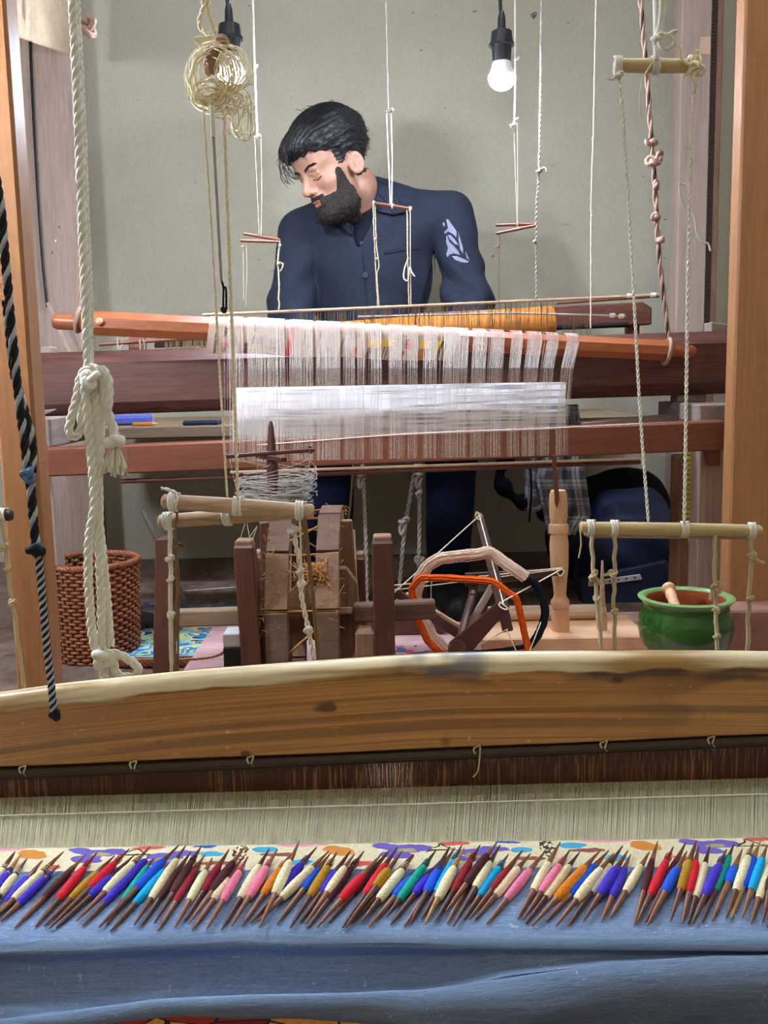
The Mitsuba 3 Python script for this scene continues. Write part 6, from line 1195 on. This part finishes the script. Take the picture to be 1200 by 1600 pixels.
obj('tangle', cat(tw_), 'cotton_y', k, True, kind='stuff')
bl_ = [(346, 66, .0068, 'ball'), (332, 82, .0078, 'ball')]
for x, y, r, nm in bl_: ic = trimesh.creation.icosphere(3, r); ic.apply_translation(V(x, y, YTB)); obj('pulley_ball', ic, 'ball_wood', k, True)
obj('ball_wraps', cat([tube(V(346, 66, YTB) + .0072 * np.stack([np.cos(th), np.sin(th) * math.cos(a), np.sin(th) * math.sin(a)], 1), .0007, 5, closed=True) for a in (.2, .7, 1.2, 1.8)]), 'twine', k, True)
obj('wood_pulley', lathe([(0, .007), (.2, .011), (.5, .0085), (.8, .011), (1, .007)], V(318, 102, YTB), V(340, 100, YTB + .004), 18), 'ball_wood', k)
sk_ = []
for i in range(40):
    t = rg.normal(0, 1, 2); sk_.append(tube(spline(w3([(308 + t[0] * 2, 64 + t[1] * 2), (320 + t[0], 66 + t[1] * 3), (334 + t[1] * 2, 60 + t[0] * 2)], YTB - .006)), .0009, 5)); sk_.append(tube(spline(w3([(296 + t[0] * 2, 126 + t[1] * 3), (306 + t[1] * 3, 150 + t[0] * 3), (330 + t[0] * 3, 160 + t[1] * 4), (350 + t[1] * 2, 140 + t[0] * 4)], YTB - .004)), .0010, 5))
obj('yarn_hank', cat(sk_), 'cotton_y', k, True, kind='stuff')
for pts in ([(352, 160), (362, 185), (366, 212), (374, 190), (384, 165), (386, 150)], [(376, 160), (392, 180), (392, 210), (384, 220), (374, 216)], [(352, 158), (360, 180), (368, 176), (376, 158)], [(384, 110), (396, 128), (380, 134)], [(376, 168), (392, 172), (399, 166)]): rp2(pts, .0009, 'loose_loop')
# treadle cords under the loom
YK = 1.90
tr_ = thing('treadle', 'narrow wooden treadle board and its knotted cords under the loom', 'treadle'); q = V(600, 968, YK); obj('board', box((q[0] - .09, YK - .02, .0142), (q[0] + .12, YK + .02, max(.03, q[2] + .006)), .003), 'dark_v', tr_); LASTJ = tr_
for lab, pts, m_, kn in (('grey treadle cord with a loop hanging under the loom at left', [(566, 725), (569, 780), (572, 860), (573, 930), (573, 970)], 'grey_cord', ((566, 740, .009),)), ('brown treadle cord hanging beside the grey looped cord', [(552, 725), (548, 780), (540, 850), (538, 870)], 'brown_twine', ()),
                         ('slanting grey treadle cord beside the weaver leg', [(650, 725), (640, 780), (632, 830), (624, 915), (620, 965)], 'grey_cord', ((631, 813, .010),)), ('knotted grey treadle cord nearest the weaver leg', [(656, 725), (655, 780), (655, 840), (654, 905), (655, 960)], 'grey_cord', ((656, 740, .007), (654, 770, .007), (655, 875, .009)))):
    q = w3(pts, YK); k = cord(lab, pts, YK, .0042 if m_ == 'grey_cord' else .0026, m_, knots=kn, twist=2 if m_ == 'grey_cord' else 0)
    if kn: obj('loop', tube(spline(w3([(kn[0][0], kn[0][1]), (kn[0][0] - 6, kn[0][1] + 12), (kn[0][0] - 3, kn[0][1] + 22), (kn[0][0] + 3, kn[0][1] + 6)], YK - .006)), .0036, 6), m_, k, True)
# back part of the front loom's warp, between reed and heddle bars
out = []
for i in range(480):
    x = ra[0] + (rb[0] - ra[0]) * (i + .5) / 480; out.append(tube(np.array([[x, ra[1] + .010, ZF - .002], [x, .98, ZF - .009]]), .0006, 3))
obj('rear_warp', cat(out), 'warp_thread', sh, False, kind='stuff')
